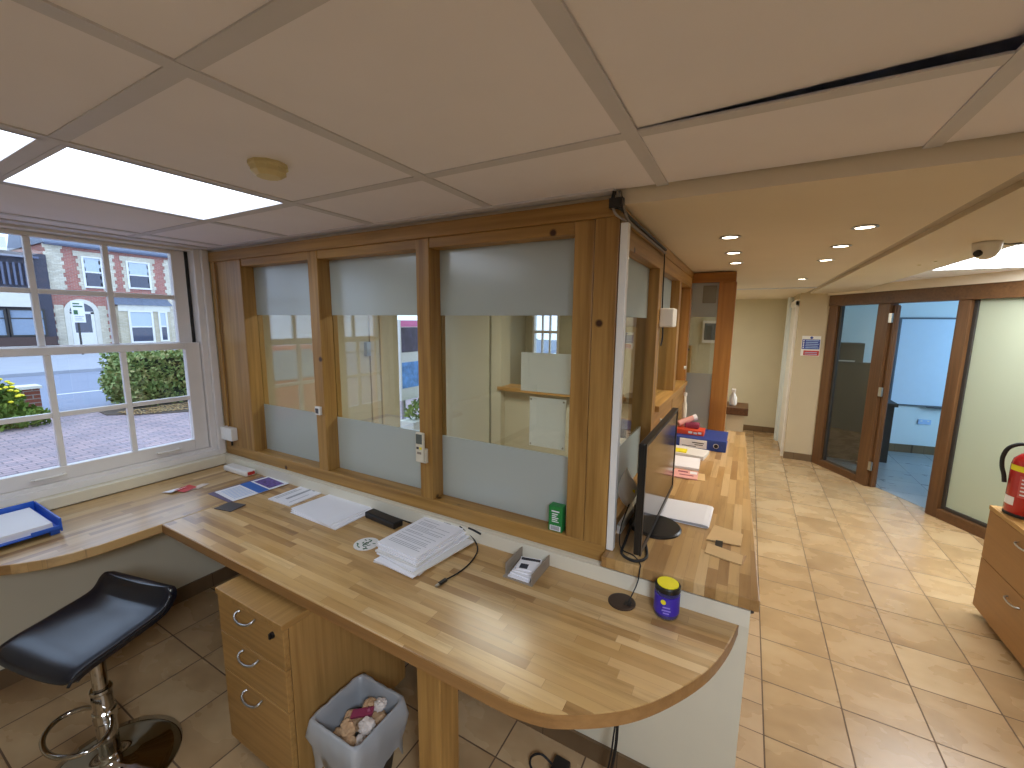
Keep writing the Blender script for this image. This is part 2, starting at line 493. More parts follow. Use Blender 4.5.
def copy_tree(o, delta, label, group=None):
    c = o.copy(); COL.objects.link(c); c.location = o.location + Vector(delta)
    ORG[c] = Vector(c.location)
    c['label'] = label
    if group: c['group'] = group
    for ch in list(o.children):
        d = ch.copy(); COL.objects.link(d); d.parent = c
        for g in list(ch.children):
            e = g.copy(); COL.objects.link(e); e.parent = d
    return c

# ================================================================== CAMERA
H = 1.65
cam_d = bpy.data.cameras.new('camera'); cam = bpy.data.objects.new('camera', cam_d); COL.objects.link(cam)
cam_d.sensor_fit = 'HORIZONTAL'; cam_d.sensor_width = 36.0; cam_d.lens = 420.57 / 1024 * 36.0
cam_d.clip_start = 0.02; cam_d.clip_end = 300
yaw, pitch, roll = map(math.radians, (29.1576, 8.4063, -0.5849))
cy, sy, cp, sp = math.cos(yaw), math.sin(yaw), math.cos(pitch), math.sin(pitch)
F = Vector((-sy * cp, cy * cp, -sp)); Rt = Vector((cy, sy, 0)); D = F.cross(Rt)
cr, sr = math.cos(roll), math.sin(roll)
R0 = cr * Rt + sr * D; D0 = -sr * Rt + cr * D
cam.matrix_world = Matrix(((R0.x, -D0.x, -F.x, 0), (R0.y, -D0.y, -F.y, 0), (R0.z, -D0.z, -F.z, H), (0, 0, 0, 1)))
SC.camera = cam

# ================================================================== SHELL
ZC = 2.06
struct('floor', MB().box(-2.95, 4.8, -2.9, 5.68, -0.12, 0.0).box(-1.5, 4.8, 5.68, 7.6, -0.12, 0.0), 'floor')
struct('floor_cut_border', MB().box(0.072, 0.18, -2.9, 3.6, 0.0, 0.0012), 'floor_cut')
struct('ceiling_slab', MB().box(-3.1, 4.9, -3.0, 5.68, 2.32, 2.45).box(-1.5, 4.9, 5.68, 7.7, 2.32, 2.45), 'ceil')
# suspended tile ceiling over the desk
XL = [-2.66 + 0.0, -2.055, -1.458, -0.859, -0.262, 0.335, 0.93, 1.53, 2.13, 2.73, 3.33, 3.93]
c = MB()
def tile_ok(x, y): return not (-2.03 < x < -1.47 and (-0.2 < y < 0.99)) and not (0.335 < x < 0.93 and -0.8 < y < -0.2) and not (-0.26 < x < 0.33 and 0.40 < y < 1.0)
ys = [-2.9, -2.0, -1.4, -0.8, -0.2, 0.40, 1.0, 1.39]
xs = [-2.95] + [-2.66, -2.055, -1.458, -0.859, -0.262, 0.335, 0.93, 1.53, 2.13, 2.73, 3.33] + [4.8]
for i in range(len(xs) - 1):
    for j in range(len(ys) - 1):
        if tile_ok((xs[i] + xs[i + 1]) / 2, (ys[j] + ys[j + 1]) / 2):
            c.box(xs[i] + 0.014, xs[i + 1] - 0.014, ys[j] + 0.014, ys[j + 1] - 0.014, ZC + 0.003, ZC + 0.018)
struct('ceiling', c, 'ceil')
# one tile pushed up out of its grid: tilted, its far right corner highest
struct('ceiling_lifted_tile', MB().prism3([(-0.245, 0.28, ZC + 0.004), (0.325, 0.28, ZC + 0.016), (0.325, 0.985, ZC + 0.024), (-0.245, 0.985, ZC + 0.006)], (0, 0, 0.015)), 'ceil')
g = MB()
for x in xs[1:-1]: g.box(x - 0.017, x + 0.017, -2.9, 1.39, ZC - 0.001, ZC + 0.004)
struct('trim_1', g, 'tbar')
g = MB()
for y in ys[1:-1]:
    for i in range(len(xs) - 1): g.box(xs[i] + 0.0175, xs[i + 1] - 0.0175, y - 0.017, y + 0.017, ZC, ZC + 0.004)
struct('trim_2', g, 'tbar')
struct('trim_3', MB().box(-2.9, -0.40, 1.352, 1.40, ZC - 0.004, ZC + 0.004), 'tbar')
struct('trim_4', MB().box(-2.90, -2.80, -2.9, 1.352, ZC - 0.004, ZC + 0.004), 'tbar')
# lower plasterboard ceiling of the corridor with its fascia
struct('ceiling_corridor', MB().box(-2.95, 0.548, 1.40, 5.68, 2.022, 2.06).box(-1.5, 0.548, 5.68, 7.5, 2.022, 2.06), 'plaster')
struct('trim_5', MB().box(-0.40, 4.8, 1.385, 1.40, 2.018, ZC + 0.01), 'plaster')
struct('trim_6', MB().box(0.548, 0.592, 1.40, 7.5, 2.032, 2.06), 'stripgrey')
struct('trim_7', MB().box(-0.2, 0.548, 5.16, 5.22, 2.012, 2.022), 'tbar')
struct('ceiling_beam', MB().box(0.592, 1.0, 1.40, 7.5, 2.012, 2.06), 'plaster')
c = MB()
for i, x in enumerate([1.0, 1.12, 1.72, 2.32, 2.92, 3.52, 4.12]):
    x1 = [1.12, 1.72, 2.32, 2.92, 3.52, 4.12, 4.8][i]
    for y in [1.40, 1.95, 2.55, 3.15, 3.75, 4.35, 4.95, 5.55, 6.15, 6.75]:
        if 1.05 < x < 2.4 and 3.1 < y < 4.3: continue
        c.box(x + 0.006, x1 - 0.006, y + 0.006, min(y + 0.6, 7.5) - 0.006, ZC + 0.003, ZC + 0.015)
struct('ceiling_right', c, 'ceil')
g = MB()
for x in [1.12, 1.72, 2.32, 2.92, 3.52, 4.12]: g.box(x - 0.012, x + 0.012, 1.4, 7.5, ZC - 0.001, ZC + 0.005)
struct('trim_8', g, 'tbar')
g = MB()
for y in [1.95, 2.55, 3.15, 4.35, 4.95, 5.55, 6.15, 6.75]:
    g.box(1.0, 4.8, y - 0.012, y + 0.012, ZC, ZC + 0.005)
struct('trim_9', g, 'tbar')

# window wall (left) with two openings
w = MB()
w.box(-3.12, -2.95, -2.9, 0.04, -0.12, 2.32).box(-3.12, -2.95, 0.04, 1.35, -0.12, 0.80).box(-3.12, -2.95, 0.04, 1.35, 2.065, 2.32)
w.box(-3.12, -2.95, 1.35, 3.02, -0.12, 2.32).box(-3.12, -2.95, 3.02, 3.60, 2.0, 2.32).box(-3.12, -2.95, 3.60, 5.68, -0.12, 2.32)
struct('wall_left', w, 'lobby')
struct('wall_under_window', MB().box(-2.95, -2.80, -2.9, 1.38, 0.0, 0.70), 'wallgrey')
struct('baseboard_left', MB().box(-2.80, -2.787, -2.9, 1.37, 0.0, 0.085), 'skirt')
struct('wall_behind', MB().box(-2.95, 4.8, -3.0, -2.9, 0, 2.32), 'cream')
struct('wall_right', MB().box(4.8, 4.92, -3.0, 7.6, 0, 2.32), 'cream')
# dwarf wall below the glazed screen
struct('wall_dwarf', MB().box(-2.95, 0.072, 1.37, 1.46, 0.0, 0.80).prism([(-0.05, 1.46), (0.0705, 1.46), (0.018, 3.50), (-0.05, 3.50)], 0.0, 0.80), 'wallgrey')
struct('baseboard_dwarf', MB().box(-2.787, 0.068, 1.358, 1.37, 0.0, 0.08), 'skirt')
struct('trim_10', MB().box(-2.82, 0.070, 1.353, 1.37, 0.7435, 0.799), 'upstand')
# far walls
struct('wall_back', MB().box(-1.5, 0.62, 7.45, 7.6, 0, 2.06), 'cream')
struct('baseboard_back', MB().box(-0.2, 0.50, 7.437, 7.45, 0, 0.085), 'skirt')
struct('wall_nib', MB().box(0.50, 0.80, 6.10, 7.45, 0, 2.06), 'tan')
struct('baseboard_nib', MB().box(0.497, 0.79, 6.087, 6.10, 0, 0.085), 'skirt')
d1 = sgroup('door_1', 'white panelled door in the side of the far corridor')
struct('door_frame', MB().box(0.470, 0.499, 6.16, 6.24, 0, 1.93).box(0.470, 0.499, 7.16, 7.24, 0, 1.93).box(0.470, 0.499, 6.16, 7.24, 1.88, 1.95), 'whiteframe', d1)
struct('door_leaf', MB().box(0.484, 0.499, 6.24, 7.16, 0.005, 1.88), 'white', d1)
# lobby far wall with the hatch opening
w = MB()
w.box(-2.95, -2.20, 3.60, 3.68, 0, 2.06).box(-2.20, -2.09, 3.52, 3.70, 0, 2.06)
w.box(-2.09, -0.90, 3.60, 3.68, 0, 0.985).box(-0.90, -0.46, 3.60, 3.68, 0, 2.06)
struct('wall_lobby', w, 'lobby')
struct('trim_11', MB().box(-2.12, -0.88, 3.50, 3.74, 0.985, 1.02), 'pine_x')
struct('wall_room', MB().box(-1.5, -0.20, 4.70, 4.78, 0, 2.06), 'cream')
# room behind the hatch with its own window
struct('wall_hatch_room', MB().box(-2.95, -2.90, 3.69, 5.60, 0, 2.06).box(-1.5, -1.42, 4.78, 7.45, 0, 2.32)
       .box(-2.95, -2.78, 5.60, 5.68, 0, 2.06).box(-2.36, -1.5, 5.60, 5.68, 0, 2.06).box(-2.78, -2.36, 5.60, 5.68, 0, 1.05).box(-2.78, -2.36, 5.60, 5.68, 1.86, 2.06), 'lobby')

# ------------------------------------------------------------------ window_1: the big sliding sash beside the desk
W1 = sgroup('window_1', 'white sliding sash window over the end of the desk')
WF = 'whiteframe'
struct('window_frame', MB().box(-3.06, -2.885, 1.312, 1.345, 0.80, 2.065).box(-3.06, -2.885, 0.02, 0.068, 0.80, 2.065)
       .box(-3.06, -2.885, 0.068, 1.312, 2.043, 2.065).box(-3.10, -2.885, 0.068, 1.312, 0.80, 0.852)
       .box(-2.900, -2.865, 1.345, 1.384, 0.80, 2.056).box(-2.885, -2.868, 0.02, 1.345, 0.80, 0.835), WF, W1, bevel=0.004)
struct('jamb_gap', MB().box(-3.00, -2.952, 1.296, 1.312, 0.852, 2.043), 'black', W1)
lo = MB()
lo.box(-2.945, -2.905, 1.233, 1.308, 0.853, 1.508).box(-2.945, -2.905, 0.072, 0.146, 0.853, 1.508)
lo.box(-2.945, -2.905, 0.146, 1.233, 0.853, 0.920).box(-2.945, -2.905, 0.146, 1.233, 1.470, 1.508)
for y in (0.949, 0.667, 0.400): lo.box(-2.938, -2.912, y - 0.012, y + 0.012, 0.920, 1.470)
yy = [0.146, 0.388, 0.412, 0.655, 0.679, 0.937, 0.961, 1.233]
for k in range(4): lo.box(-2.938, -2.912, yy[2 * k], yy[2 * k + 1], 1.166, 1.190)
struct('lower_sash', lo, WF, W1, bevel=0.003)
up = MB()
up.box(-2.992, -2.952, 1.226, 1.294, 1.472, 2.041).box(-2.992, -2.952, 0.072, 0.146, 1.472, 2.041)
up.box(-2.992, -2.952, 0.146, 1.226, 2.022, 2.041).box(-2.992, -2.952, 0.146, 1.226, 1.472, 1.512)
for y in (0.942, 0.667, 0.400): up.box(-2.985, -2.959, y - 0.012, y + 0.012, 1.512, 2.022)
yy[-1] = 1.226; yy[5] = 0.930; yy[6] = 0.954
for k in range(4): up.box(-2.985, -2.959, yy[2 * k], yy[2 * k + 1], 1.760, 1.784)
struct('upper_sash', up, WF, W1, bevel=0.003)
struct('glass_pane', MB().box(-2.926, -2.924, 0.146, 1.233, 0.92, 1.47), 'glass', W1)
struct('glass_pane', MB().box(-2.973, -2.971, 0.146, 1.226, 1.512, 2.022), 'glass', W1)
struct('sash_handle', MB().tube([(-2.905, 1.045, 0.885), (-2.885, 1.050, 0.885), (-2.885, 1.145, 0.885), (-2.905, 1.150, 0.885)], 0.006, sub=3), 'white', W1)
struct('sash_handle', MB().tube([(-2.905, 0.555, 0.885), (-2.885, 0.560, 0.885), (-2.885, 0.655, 0.885), (-2.905, 0.660, 0.885)], 0.006, sub=3), 'white', W1)
struct('window_sill', MB().box(-2.95, -2.822, -0.6, 1.368, 0.7435, 0.800), 'sillwhite', W1, bevel=0.004)
# doorway of the lobby to the street and its open leaf
d2 = sgroup('door_2', 'open street door of the lobby behind the glass')
struct('door_frame', MB().box(-3.10, -2.93, 2.66, 2.72, 0, 2.02).box(-2.95, -2.93, 2.78, 2.80, 0, 2.02), 'tan', d2)
struct('door_leaf', MB().box(-2.90, -2.25, 3.555, 3.590, 0.01, 1.98), 'lobby', d2)
struct('door_edge', MB().box(-2.90, -2.86, 3.535, 3.555, 0.01, 1.98), 'dark_z', d2)
struct('door_lock', MB().box(-2.945, -2.91, 2.60, 2.645, 1.34, 1.46), 'steel', d2)
struct('pull_handle', MB().tube([(-2.84, 3.55, 1.12), (-2.84, 3.50, 1.14), (-2.84, 3.50, 1.28), (-2.84, 3.55, 1.30)], 0.008, sub=4), 'white', d2)
# window of the room behind the hatch
W4 = sgroup('window_4', 'small white window of the room behind the hatch')
fr = MB().box(-2.78, -2.75, 5.58, 5.66, 1.05, 1.86).box(-2.39, -2.36, 5.58, 5.66, 1.05, 1.86).box(-2.75, -2.39, 5.58, 5.66, 1.05, 1.09).box(-2.75, -2.39, 5.58, 5.66, 1.82, 1.86).box(-2.75, -2.39, 5.59, 5.65, 1.49, 1.53)
fr.box(-2.64, -2.62, 5.60, 5.64, 1.09, 1.82).box(-2.52, -2.50, 5.60, 5.64, 1.09, 1.82)
struct('window_frame', fr, 'whiteframe', W4)
struct('glass_pane', MB().box(-2.75, -2.39, 5.618, 5.622, 1.09, 1.82), 'glass', W4)

# ------------------------------------------------------------------ timber glazed screen round the lobby
YP = 1.385; YG = 1.455
scr = sgroup('wall_screen', 'pine framed glazed screen between the desk and the lobby')
def sp(name, mb, m, bev=0.003): return struct(name, mb, m, scr, bevel=bev)
sp('sill_beam', MB().box(-2.86, -0.385, YP, 1.52, 0.800, 0.862), 'pine_x')
sp('head_beam', MB().box(-2.86, -0.385, 1.378, 1.52, 1.985, 2.040), 'pine_x')
sp('head_rail', MB().box(-2.56, -0.538, YP + 0.002, 1.52, 1.945, 1.985), 'pine_x')
sp('post', MB().box(-2.86, -2.60, YP, 1.50, 0.862, 1.985), 'pine_z')
sp('post', MB().box(-2.60, -2.535, YP - 0.004, 1.488, 0.862, 1.985), 'pine_z')
sp('post', MB().box(-1.944, -1.872, YP - 0.002, 1.488, 0.862, 1.985), 'pine_z')
sp('post', MB().box(-1.238, -1.168, YP - 0.002, 1.488, 0.862, 1.985), 'pine_z')
sp('post', MB().box(-0.538, -0.468, YP, 1.52, 0.862, 1.985), 'pine_z')
sp('post', MB().box(-0.466, -0.385, YP - 0.003, 1.50, 0.862, 1.985), 'pine_z')
bays = [(-2.535, -1.944), (-1.872, -1.238), (-1.168, -0.538)]
for k, (a, b) in enumerate(bays):
    wn = sgroup('window_%d' % (k + 2 if k < 2 else 5), ('glazed bay of the screen nearest the sash window', 'middle glazed bay of the screen', 'glazed bay of the screen beside the corner post')[k])
    struct('frosted_pane', MB().box(a, b, YG, YG + 0.006, 0.862, 1.142), 'frost', wn)
    struct('clear_pane', MB().box(a, b, YG, YG + 0.006, 1.1425, 1.674), 'lobbyglass', wn)
    struct('frosted_pane', MB().box(a, b, YG, YG + 0.006, 1.6745, 1.945), 'frost', wn)
XP = -0.385; XG = -0.44
sp('head_beam', MB().box(-0.51, XP, 1.52, 3.40, 1.975, 2.020), 'pine_y')
sp('head_rail', MB().box(-0.50, XP - 0.004, 1.52, 3.38, 1.905, 1.974), 'pine_y')
sp('sill_beam', MB().box(-0.50, XP - 0.002, 1.52, 3.38, 0.852, 0.905), 'pine_y')
sp('post', MB().box(-0.50, XP, 2.10, 2.18, 0.905, 1.905), 'pine_z')
sp('post', MB().box(-0.50, XP, 2.75, 2.83, 0.905, 1.905), 'pine_z')
sp('post', MB().box(-0.50, XP, 3.30, 3.385, 0.905, 1.905), 'orange_z')
sp('apron_board', MB().box(-0.47, XP - 0.002, 2.18, 3.30, 0.905, 1.205), 'pine_y')
sp('hatch_sill', MB().box(-0.50, XP + 0.02, 2.18, 3.30, 1.205, 1.235), 'pine_y')
wn = sgroup('window_6', 'glazed side of the screen above the counter')
struct('frosted_pane', MB().box(XG, XG + 0.006, 1.52, 2.10, 0.905, 1.14), 'frost', wn)
struct('clear_pane', MB().box(XG, XG + 0.006, 1.52, 2.10, 1.1405, 1.674), 'lobbyglass', wn)
struct('frosted_pane', MB().box(XG, XG + 0.006, 1.52, 2.10, 1.6745, 1.905), 'frost', wn)
struct('frosted_pane', MB().box(XG, XG + 0.006, 2.18, 2.75, 1.675, 1.905), 'frost', wn)
struct('clear_pane', MB().box(XG, XG + 0.006, 2.18, 2.75, 1.235, 1.6745), 'lobbyglass', wn)
struct('clear_pane', MB().box(XG, XG + 0.006, 2.83, 3.30, 1.235, 1.905), 'lobbyglass', wn)
# return panel facing the desk at the far end of the counter
sp('head_rail', MB().box(-0.42, -0.108, 3.40, 3.49, 1.945, 2.015), 'orange_x')
sp('end_post', MB().box(-0.213, -0.102, 3.40, 3.50, 0.852, 1.945), 'orange_z')
sp('end_post', MB().box(-0.45, -0.415, 3.40, 3.49, 0.852, 1.945), 'orange_z')
wn = sgroup('window_7', 'narrow glazed return of the screen at the far end of the counter')
struct('frosted_pane', MB().box(-0.415, -0.213, 3.44, 3.446, 0.852, 1.28), 'frost', wn)
struct('clear_pane', MB().box(-0.415, -0.213, 3.44, 3.446, 1.2805, 1.70), 'lobbyglass', wn)
struct('frosted_pane', MB().box(-0.415, -0.213, 3.44, 3.446, 1.7005, 1.945), 'frost', wn)

# ------------------------------------------------------------------ diagonal glazed wall of the office
P0 = Vector((0.784, 6.081, 0)); DD = Vector((0.517, -0.856, 0)); NN = Vector((0.856, 0.517, 0))   # NN points into the office
def dg(mb, s0, s1, n0, n1, z0, z1):
    c = P0 + DD * (s0 + s1) / 2 + NN * (n0 + n1) / 2 + Vector((0, 0, (z0 + z1) / 2))
    return mb.obox(c, DD * (s1 - s0) / 2, NN * (n1 - n0) / 2, (0, 0, (z1 - z0) / 2))
dw = sgroup('wall_diagonal', 'dark timber glazed wall set diagonally')
def dp(name, mb, m): return struct(name, mb, m, dw, bevel=0.004)
dp('head_beam', dg(MB(), 0, 3.2, -0.01, 0.10, 1.865, 1.985), 'dark_x')
struct('trim_12', dg(MB(), -0.05, 3.2, -0.012, 0.10, 1.986, 2.075), 'plaster')
dp('post', dg(MB(), 0.0, 0.12, 0, 0.09, 0, 1.865), 'dark_z')
dp('post', dg(MB(), 0.63, 0.76, 0, 0.09, 0, 1.865), 'dark_z')
dp('post', dg(MB(), 1.375, 1.47, 0, 0.09, 0, 1.865), 'dark_z')
dp('post', dg(MB(), 3.10, 3.20, 0, 0.09, 0, 1.865), 'dark_z')
dp('sill_rail', dg(MB(), 0.12, 0.63, 0, 0.08, 0, 0.075), 'dark_x')
dp('sill_rail', dg(MB(), 1.47, 3.10, 0, 0.08, 0, 0.085), 'dark_x')
dp('door_stop', dg(MB(), 0.76, 0.79, 0.03, 0.09, 0, 1.84), 'dark_z')
dp('glazing_bead', dg(MB(), 1.47, 1.50, 0.03, 0.06, 0.085, 1.865), 'darkfurn')
dp('glazing_bead', dg(MB(), 1.50, 3.10, 0.03, 0.06, 0.085, 0.115), 'darkfurn')
dp('glazing_bead', dg(MB(), 0.12, 0.15, 0.03, 0.06, 0.075, 1.865), 'darkfurn')
wn = sgroup('window_8', 'tall clear pane left of the open office door')
struct('clear_pane', dg(MB(), 0.15, 0.63, 0.043, 0.049, 0.075, 1.865), 'lobbyglass', wn)
wn = sgroup('window_9', 'tall frosted pane right of the open office door')
struct('frosted_pane', dg(MB(), 1.50, 3.10, 0.043, 0.049, 0.115, 1.865), 'frost_green', wn)
d3 = sgroup('door_3', 'dark timber office door standing open into the lit office')
def swing(mb, a0, a1, t0, t1, z0, z1, ang=math.radians(139)):
    piv = P0 + DD * 0.79 + NN * 0.05
    u = DD * math.cos(ang) + NN * math.sin(ang); v = -DD * math.sin(ang) + NN * math.cos(ang)
    c = piv + u * (a0 + a1) / 2 + v * (t0 + t1) / 2 + Vector((0, 0, (z0 + z1) / 2))
    return mb.obox(c, u * (a1 - a0) / 2, v * (t1 - t0) / 2, (0, 0, (z1 - z0) / 2))
struct('door_leaf', swing(swing(swing(swing(MB(), 0, 0.09, -0.02, 0.02, 0.01, 1.85), 0.50, 0.58, -0.02, 0.02, 0.01, 1.85), 0.09, 0.50, -0.02, 0.02, 0.01, 0.12), 0.09, 0.50, -0.02, 0.02, 1.76, 1.85), 'dark_z', d3)
struct('door_glass', swing(MB(), 0.09, 0.50, -0.003, 0.003, 0.12, 1.76), 'lobbyglass', d3)
for z in (0.18, 0.95, 1.68):
    struct('hinge', dg(MB(), 0.765, 0.80, -0.004, 0.012, z, z + 0.09), 'steel', d3)
# office behind the diagonal wall
bw0 = Vector((1.635, 7.159, 0)); bd = Vector((0.9867, 0.1627, 0)).normalized(); bn = Vector((-bd.y, bd.x, 0))
def ob(mb, s0, s1, n0, n1, z0, z1):
    c = bw0 + bd * (s0 + s1) / 2 + bn * (n0 + n1) / 2 + Vector((0, 0, (z0 + z1) / 2))
    return mb.obox(c, bd * (s1 - s0) / 2, bn * (n1 - n0) / 2, (0, 0, (z1 - z0) / 2))
struct('wall_office', ob(MB(), -1.2, 3.1, 0, 0.1, 0, 2.06), 'bluewall')
struct('baseboard_office', ob(MB(), -0.9, 3.1, -0.014, 0, 0, 0.11), 'skirt')
struct('floor_office', MB().prism([(0.80, 6.10), (0.86, 6.13), (2.50, 3.42), (4.8, 3.42), (4.8, 7.6), (0.80, 7.1)], 0.0, 0.0025), 'bluefloor')
struct('wall_end', dg(MB(), 3.2, 3.28, -0.6, 2.2, 0, 2.06), 'cream')

# ================================================================== OUTSIDE
struct('ground_forecourt', MB().box(-11.0, -3.12, -9.0, 9.0, -0.35, -0.15), 'paving')
struct('ground_bed', MB().prism([(-11.4, 3.1), (-10.3, 3.0), (-9.7, 3.5), (-9.1, 4.4), (-8.6, 9.0), (-11.4, 9.0)], -0.15, -0.135), 'soil')
struct('road', MB().box(-19.3, -11.0, -40, 40, -0.35, -0.16), 'asphalt')
struct('pavement', MB().box(-34, -19.3, -40, 40, -0.35, -0.06), 'pavement')
g = MB()
for k in range(-8, 9): g.box(-14.2, -14.08, k * 1.6 + 0.1, k * 1.6 + 1.0, -0.16, -0.157)
struct('road_marking', g, 'roadpaint')

def leaf_cloud(mb, n, cx, cy, cz, rx, ry, rz, size, shape='box'):
    for _ in range(n):
        if shape == 'box':
            x, y, z = (random.uniform(-1, 1) for _ in range(3))
            k = max(abs(x), abs(y), abs(z)); f = random.uniform(0.8, 1.0) / max(k, 0.01); x, y, z = x * f, y * f, z * f
        else:
            v = Vector((random.gauss(0, 1), random.gauss(0, 1), random.gauss(0, 1))).normalized() * random.uniform(0.6, 1.0)
            x, y, z = v
        c = Vector((cx + x * rx, cy + y * ry, cz + z * rz))
        a = Vector((random.gauss(0, 1), random.gauss(0, 1), random.gauss(0, 1))).normalized()
        b = a.orthogonal().normalized(); s = size * random.uniform(0.6, 1.3)
        mb.quad(c - a * s, c - b * s * 0.55, c + a * s, c + b * s * 0.55)
    return mb
hd = thing('hedge', 'clipped green hedge with russet tips outside the window', 'hedge', (-11.1, 4.6, -0.14))
hm = MB()
leaf_cloud(hm, 9500, -11.05, 4.75, 0.42, 0.62, 1.35, 0.52, 0.047)
leaf_cloud(hm, 2200, -11.05, 3.75, 0.36, 0.7, 0.55, 0.5, 0.047, 'ball')
part('foliage', hm, 'leaf', hd)
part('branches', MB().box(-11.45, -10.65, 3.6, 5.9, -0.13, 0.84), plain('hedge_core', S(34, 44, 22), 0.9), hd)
for k in range(9): pass
lt = MB()
for _ in range(900):
    y = random.uniform(3.2, 5.8); x = random.uniform(-10.36, -9.75 + 0.35 * (y - 3.4) if y < 5 else -9.1)
    a = random.uniform(0, PI); s = random.uniform(0.02, 0.05); z = -0.13 + random.uniform(0, 0.012)
    lt.quad((x + s * math.cos(a), y + s * math.sin(a), z), (x - s * .5 * math.sin(a), y + s * .5 * math.cos(a), z + 0.012), (x - s * math.cos(a), y - s * math.sin(a), z), (x + s * .5 * math.sin(a), y - s * .5 * math.cos(a), z + 0.01))
solo('leaf_litter', 'fallen brown leaves lying at the foot of the hedge', 'leaves', lt, 'litter', (-9.8, 4.2, -0.135), kind='stuff')
sh = thing('flowering_shrub', 'low green shrub with yellow flowers outside the window', 'shrub', (-10.6, 1.75, -0.15))
part('foliage', leaf_cloud(leaf_cloud(MB(), 2600, -10.6, 1.55, 0.22, 0.5, 0.55, 0.46, 0.05, 'ball'), 500, -10.4, 1.95, 0.0, 0.4, 0.4, 0.2, 0.05, 'ball'), 'leafy2', sh)
for _ in range(44):
    v = Vector((random.uniform(-.2, 1), random.uniform(-1, 1), random.uniform(0.2, 1))).normalized()
    part('flower', MB().ball((-10.6 + v.x * 0.52, 1.55 + v.y * 0.56, 0.22 + v.z * 0.5), 0.036, 0.2, 1, (1, 1, 0.6)), 'flower', sh)
part('stem', MB().cyl((-10.6, 1.55, -0.15), (-10.6, 1.55, 0.2), 0.03), 'soil', sh)
pr = thing('brick_pier', 'low red brick pier behind the flowering shrub', 'pier', (-11.6, 2.3, -0.16))
part('pier', MB().box(-11.75, -11.45, 2.12, 2.46, -0.16, 0.34), 'pier', pr)
part('capping', MB().box(-11.78, -11.42, 2.09, 2.49, 0.34, 0.39), 'stone', pr)

# terraced house across the road
HX = -33.0
hs = thing('brick_house', 'red brick terraced house with cream quoins across the road', 'house', (HX - 3, 10.9, -0.06))
part('front_wall', MB().box(HX - 6, HX, 8.05, 13.9, -0.06, 5.6), 'brickred', hs)
part('roof', MB().prism3([(HX + 0.35, 7.95, 5.55), (HX - 3.2, 7.95, 8.6), (HX - 6.2, 7.95, 5.55)], (0, 6.1, 0)), 'slate', hs)
part('gutter', MB().box(HX, HX + 0.3, 8.0, 13.95, 5.48, 5.62), 'louvre', hs)
q = MB()
def quoin(y0, y1, z0, z1):
    z = z0; k = 0
    while z < z1 - 0.1:
        e = 0.09 if k % 2 else 0.0
        q.box(HX, HX + 0.03, y0 - e, y1 + e, z, z + 0.21); z += 0.21; k += 1
quoin(8.05, 8.62, 3.0, 5.45); quoin(9.28, 9.46, 3.2, 5.3); quoin(10.22, 10.40, 3.2, 5.3); quoin(10.60, 10.76, 3.2, 5.3)
quoin(11.22, 11.42, 3.2, 5.3); quoin(12.46, 12.66, 3.2, 5.3); quoin(13.3, 13.6, 0.1, 5.4)
quoin(8.08, 8.45, 0.0, 2.4); quoin(9.85, 10.2, 0.0, 2.4)
q.box(HX, HX + 0.035, 9.1, 10.5, 5.02, 5.3).box(HX, HX + 0.035, 11.1, 12.8, 5.02, 5.3).box(HX, HX + 0.03, 8.6, 13.4, 3.02, 3.12)
for k in range(20): q.box(HX, HX + 0.05, 8.6 + k * 0.24, 8.72 + k * 0.24, 2.86, 3.0)
part('quoins', q, 'quoin', hs, 'cream brick quoins and lintels')
def housewin(y0, y1, z0, z1, x=HX, cas=True):
    f = MB().box(x, x + 0.08, y0 - 0.1, y1 + 0.1, z0 - 0.1, z0).box(x, x + 0.08, y0 - 0.1, y1 + 0.1, z1, z1 + 0.08)
    f.box(x, x + 0.07, y0 - 0.1, y0, z0, z1).box(x, x + 0.07, y1, y1 + 0.1, z0, z1).box(x, x + 0.06, y0, y1, (z0 + z1) / 2 - 0.04, (z0 + z1) / 2 + 0.04)
    o = part('window', f, 'white', hs)
    part('pane', MB().box(x, x + 0.03, y0, y1, z0, (z0 + z1) / 2), 'houseglass', o)
    part('blind', MB().box(x, x + 0.03, y0, y1, (z0 + z1) / 2, z1), 'blind', o)
housewin(9.5, 10.2, 3.42, 4.98); housewin(11.46, 12.42, 3.5, 4.96)
part('bay', MB().box(HX, HX + 0.6, 10.55, 13.1, -0.06, 2.35), 'brickyellow', hs, 'pale brick bay')
part('bay_roof', MB().prism3([(HX + 0.75, 10.4, 2.42), (HX, 10.4, 2.85), (HX, 10.4, 2.42)], (0, 2.85, 0)), 'slate', hs)
part('bay_lintel', MB().box(HX + 0.6, HX + 0.66, 10.55, 13.1, 2.05, 2.42), 'stone', hs)
housewin(11.08, 12.08, 0.25, 2.0, HX + 0.6); housewin(12.55, 12.82, 0.3, 1.98, HX + 0.6)
ar = []
for k in range(13):
    t = PI * k / 12; ar.append((HX, 9.15 + 0.72 * math.cos(t), 1.95 + 0.72 * math.sin(t)))
for k in range(13):
    t = PI * (12 - k) / 12; ar.append((HX, 9.15 + 0.5 * math.cos(t), 1.95 + 0.5 * math.sin(t)))
part('door_arch', MB().prism3(ar, (0.06, 0, 0)).box(HX, HX + 0.06, 8.43, 8.65, -0.06, 1.95).box(HX, HX + 0.06, 9.65, 9.87, -0.06, 1.95), 'stone', hs)
dr = part('door', MB().box(HX, HX + 0.05, 8.66, 9.64, -0.06, 0.8).box(HX, HX + 0.05, 8.66, 8.8, 0.8, 1.95).box(HX, HX + 0.05, 9.5, 9.64, 0.8, 1.95).box(HX, HX + 0.05, 8.66, 9.64, 1.85, 1.98), 'white', hs, 'white front door')
part('door_pane', MB().box(HX, HX + 0.03, 8.8, 9.5, 0.8, 1.85), 'houseglass', dr)
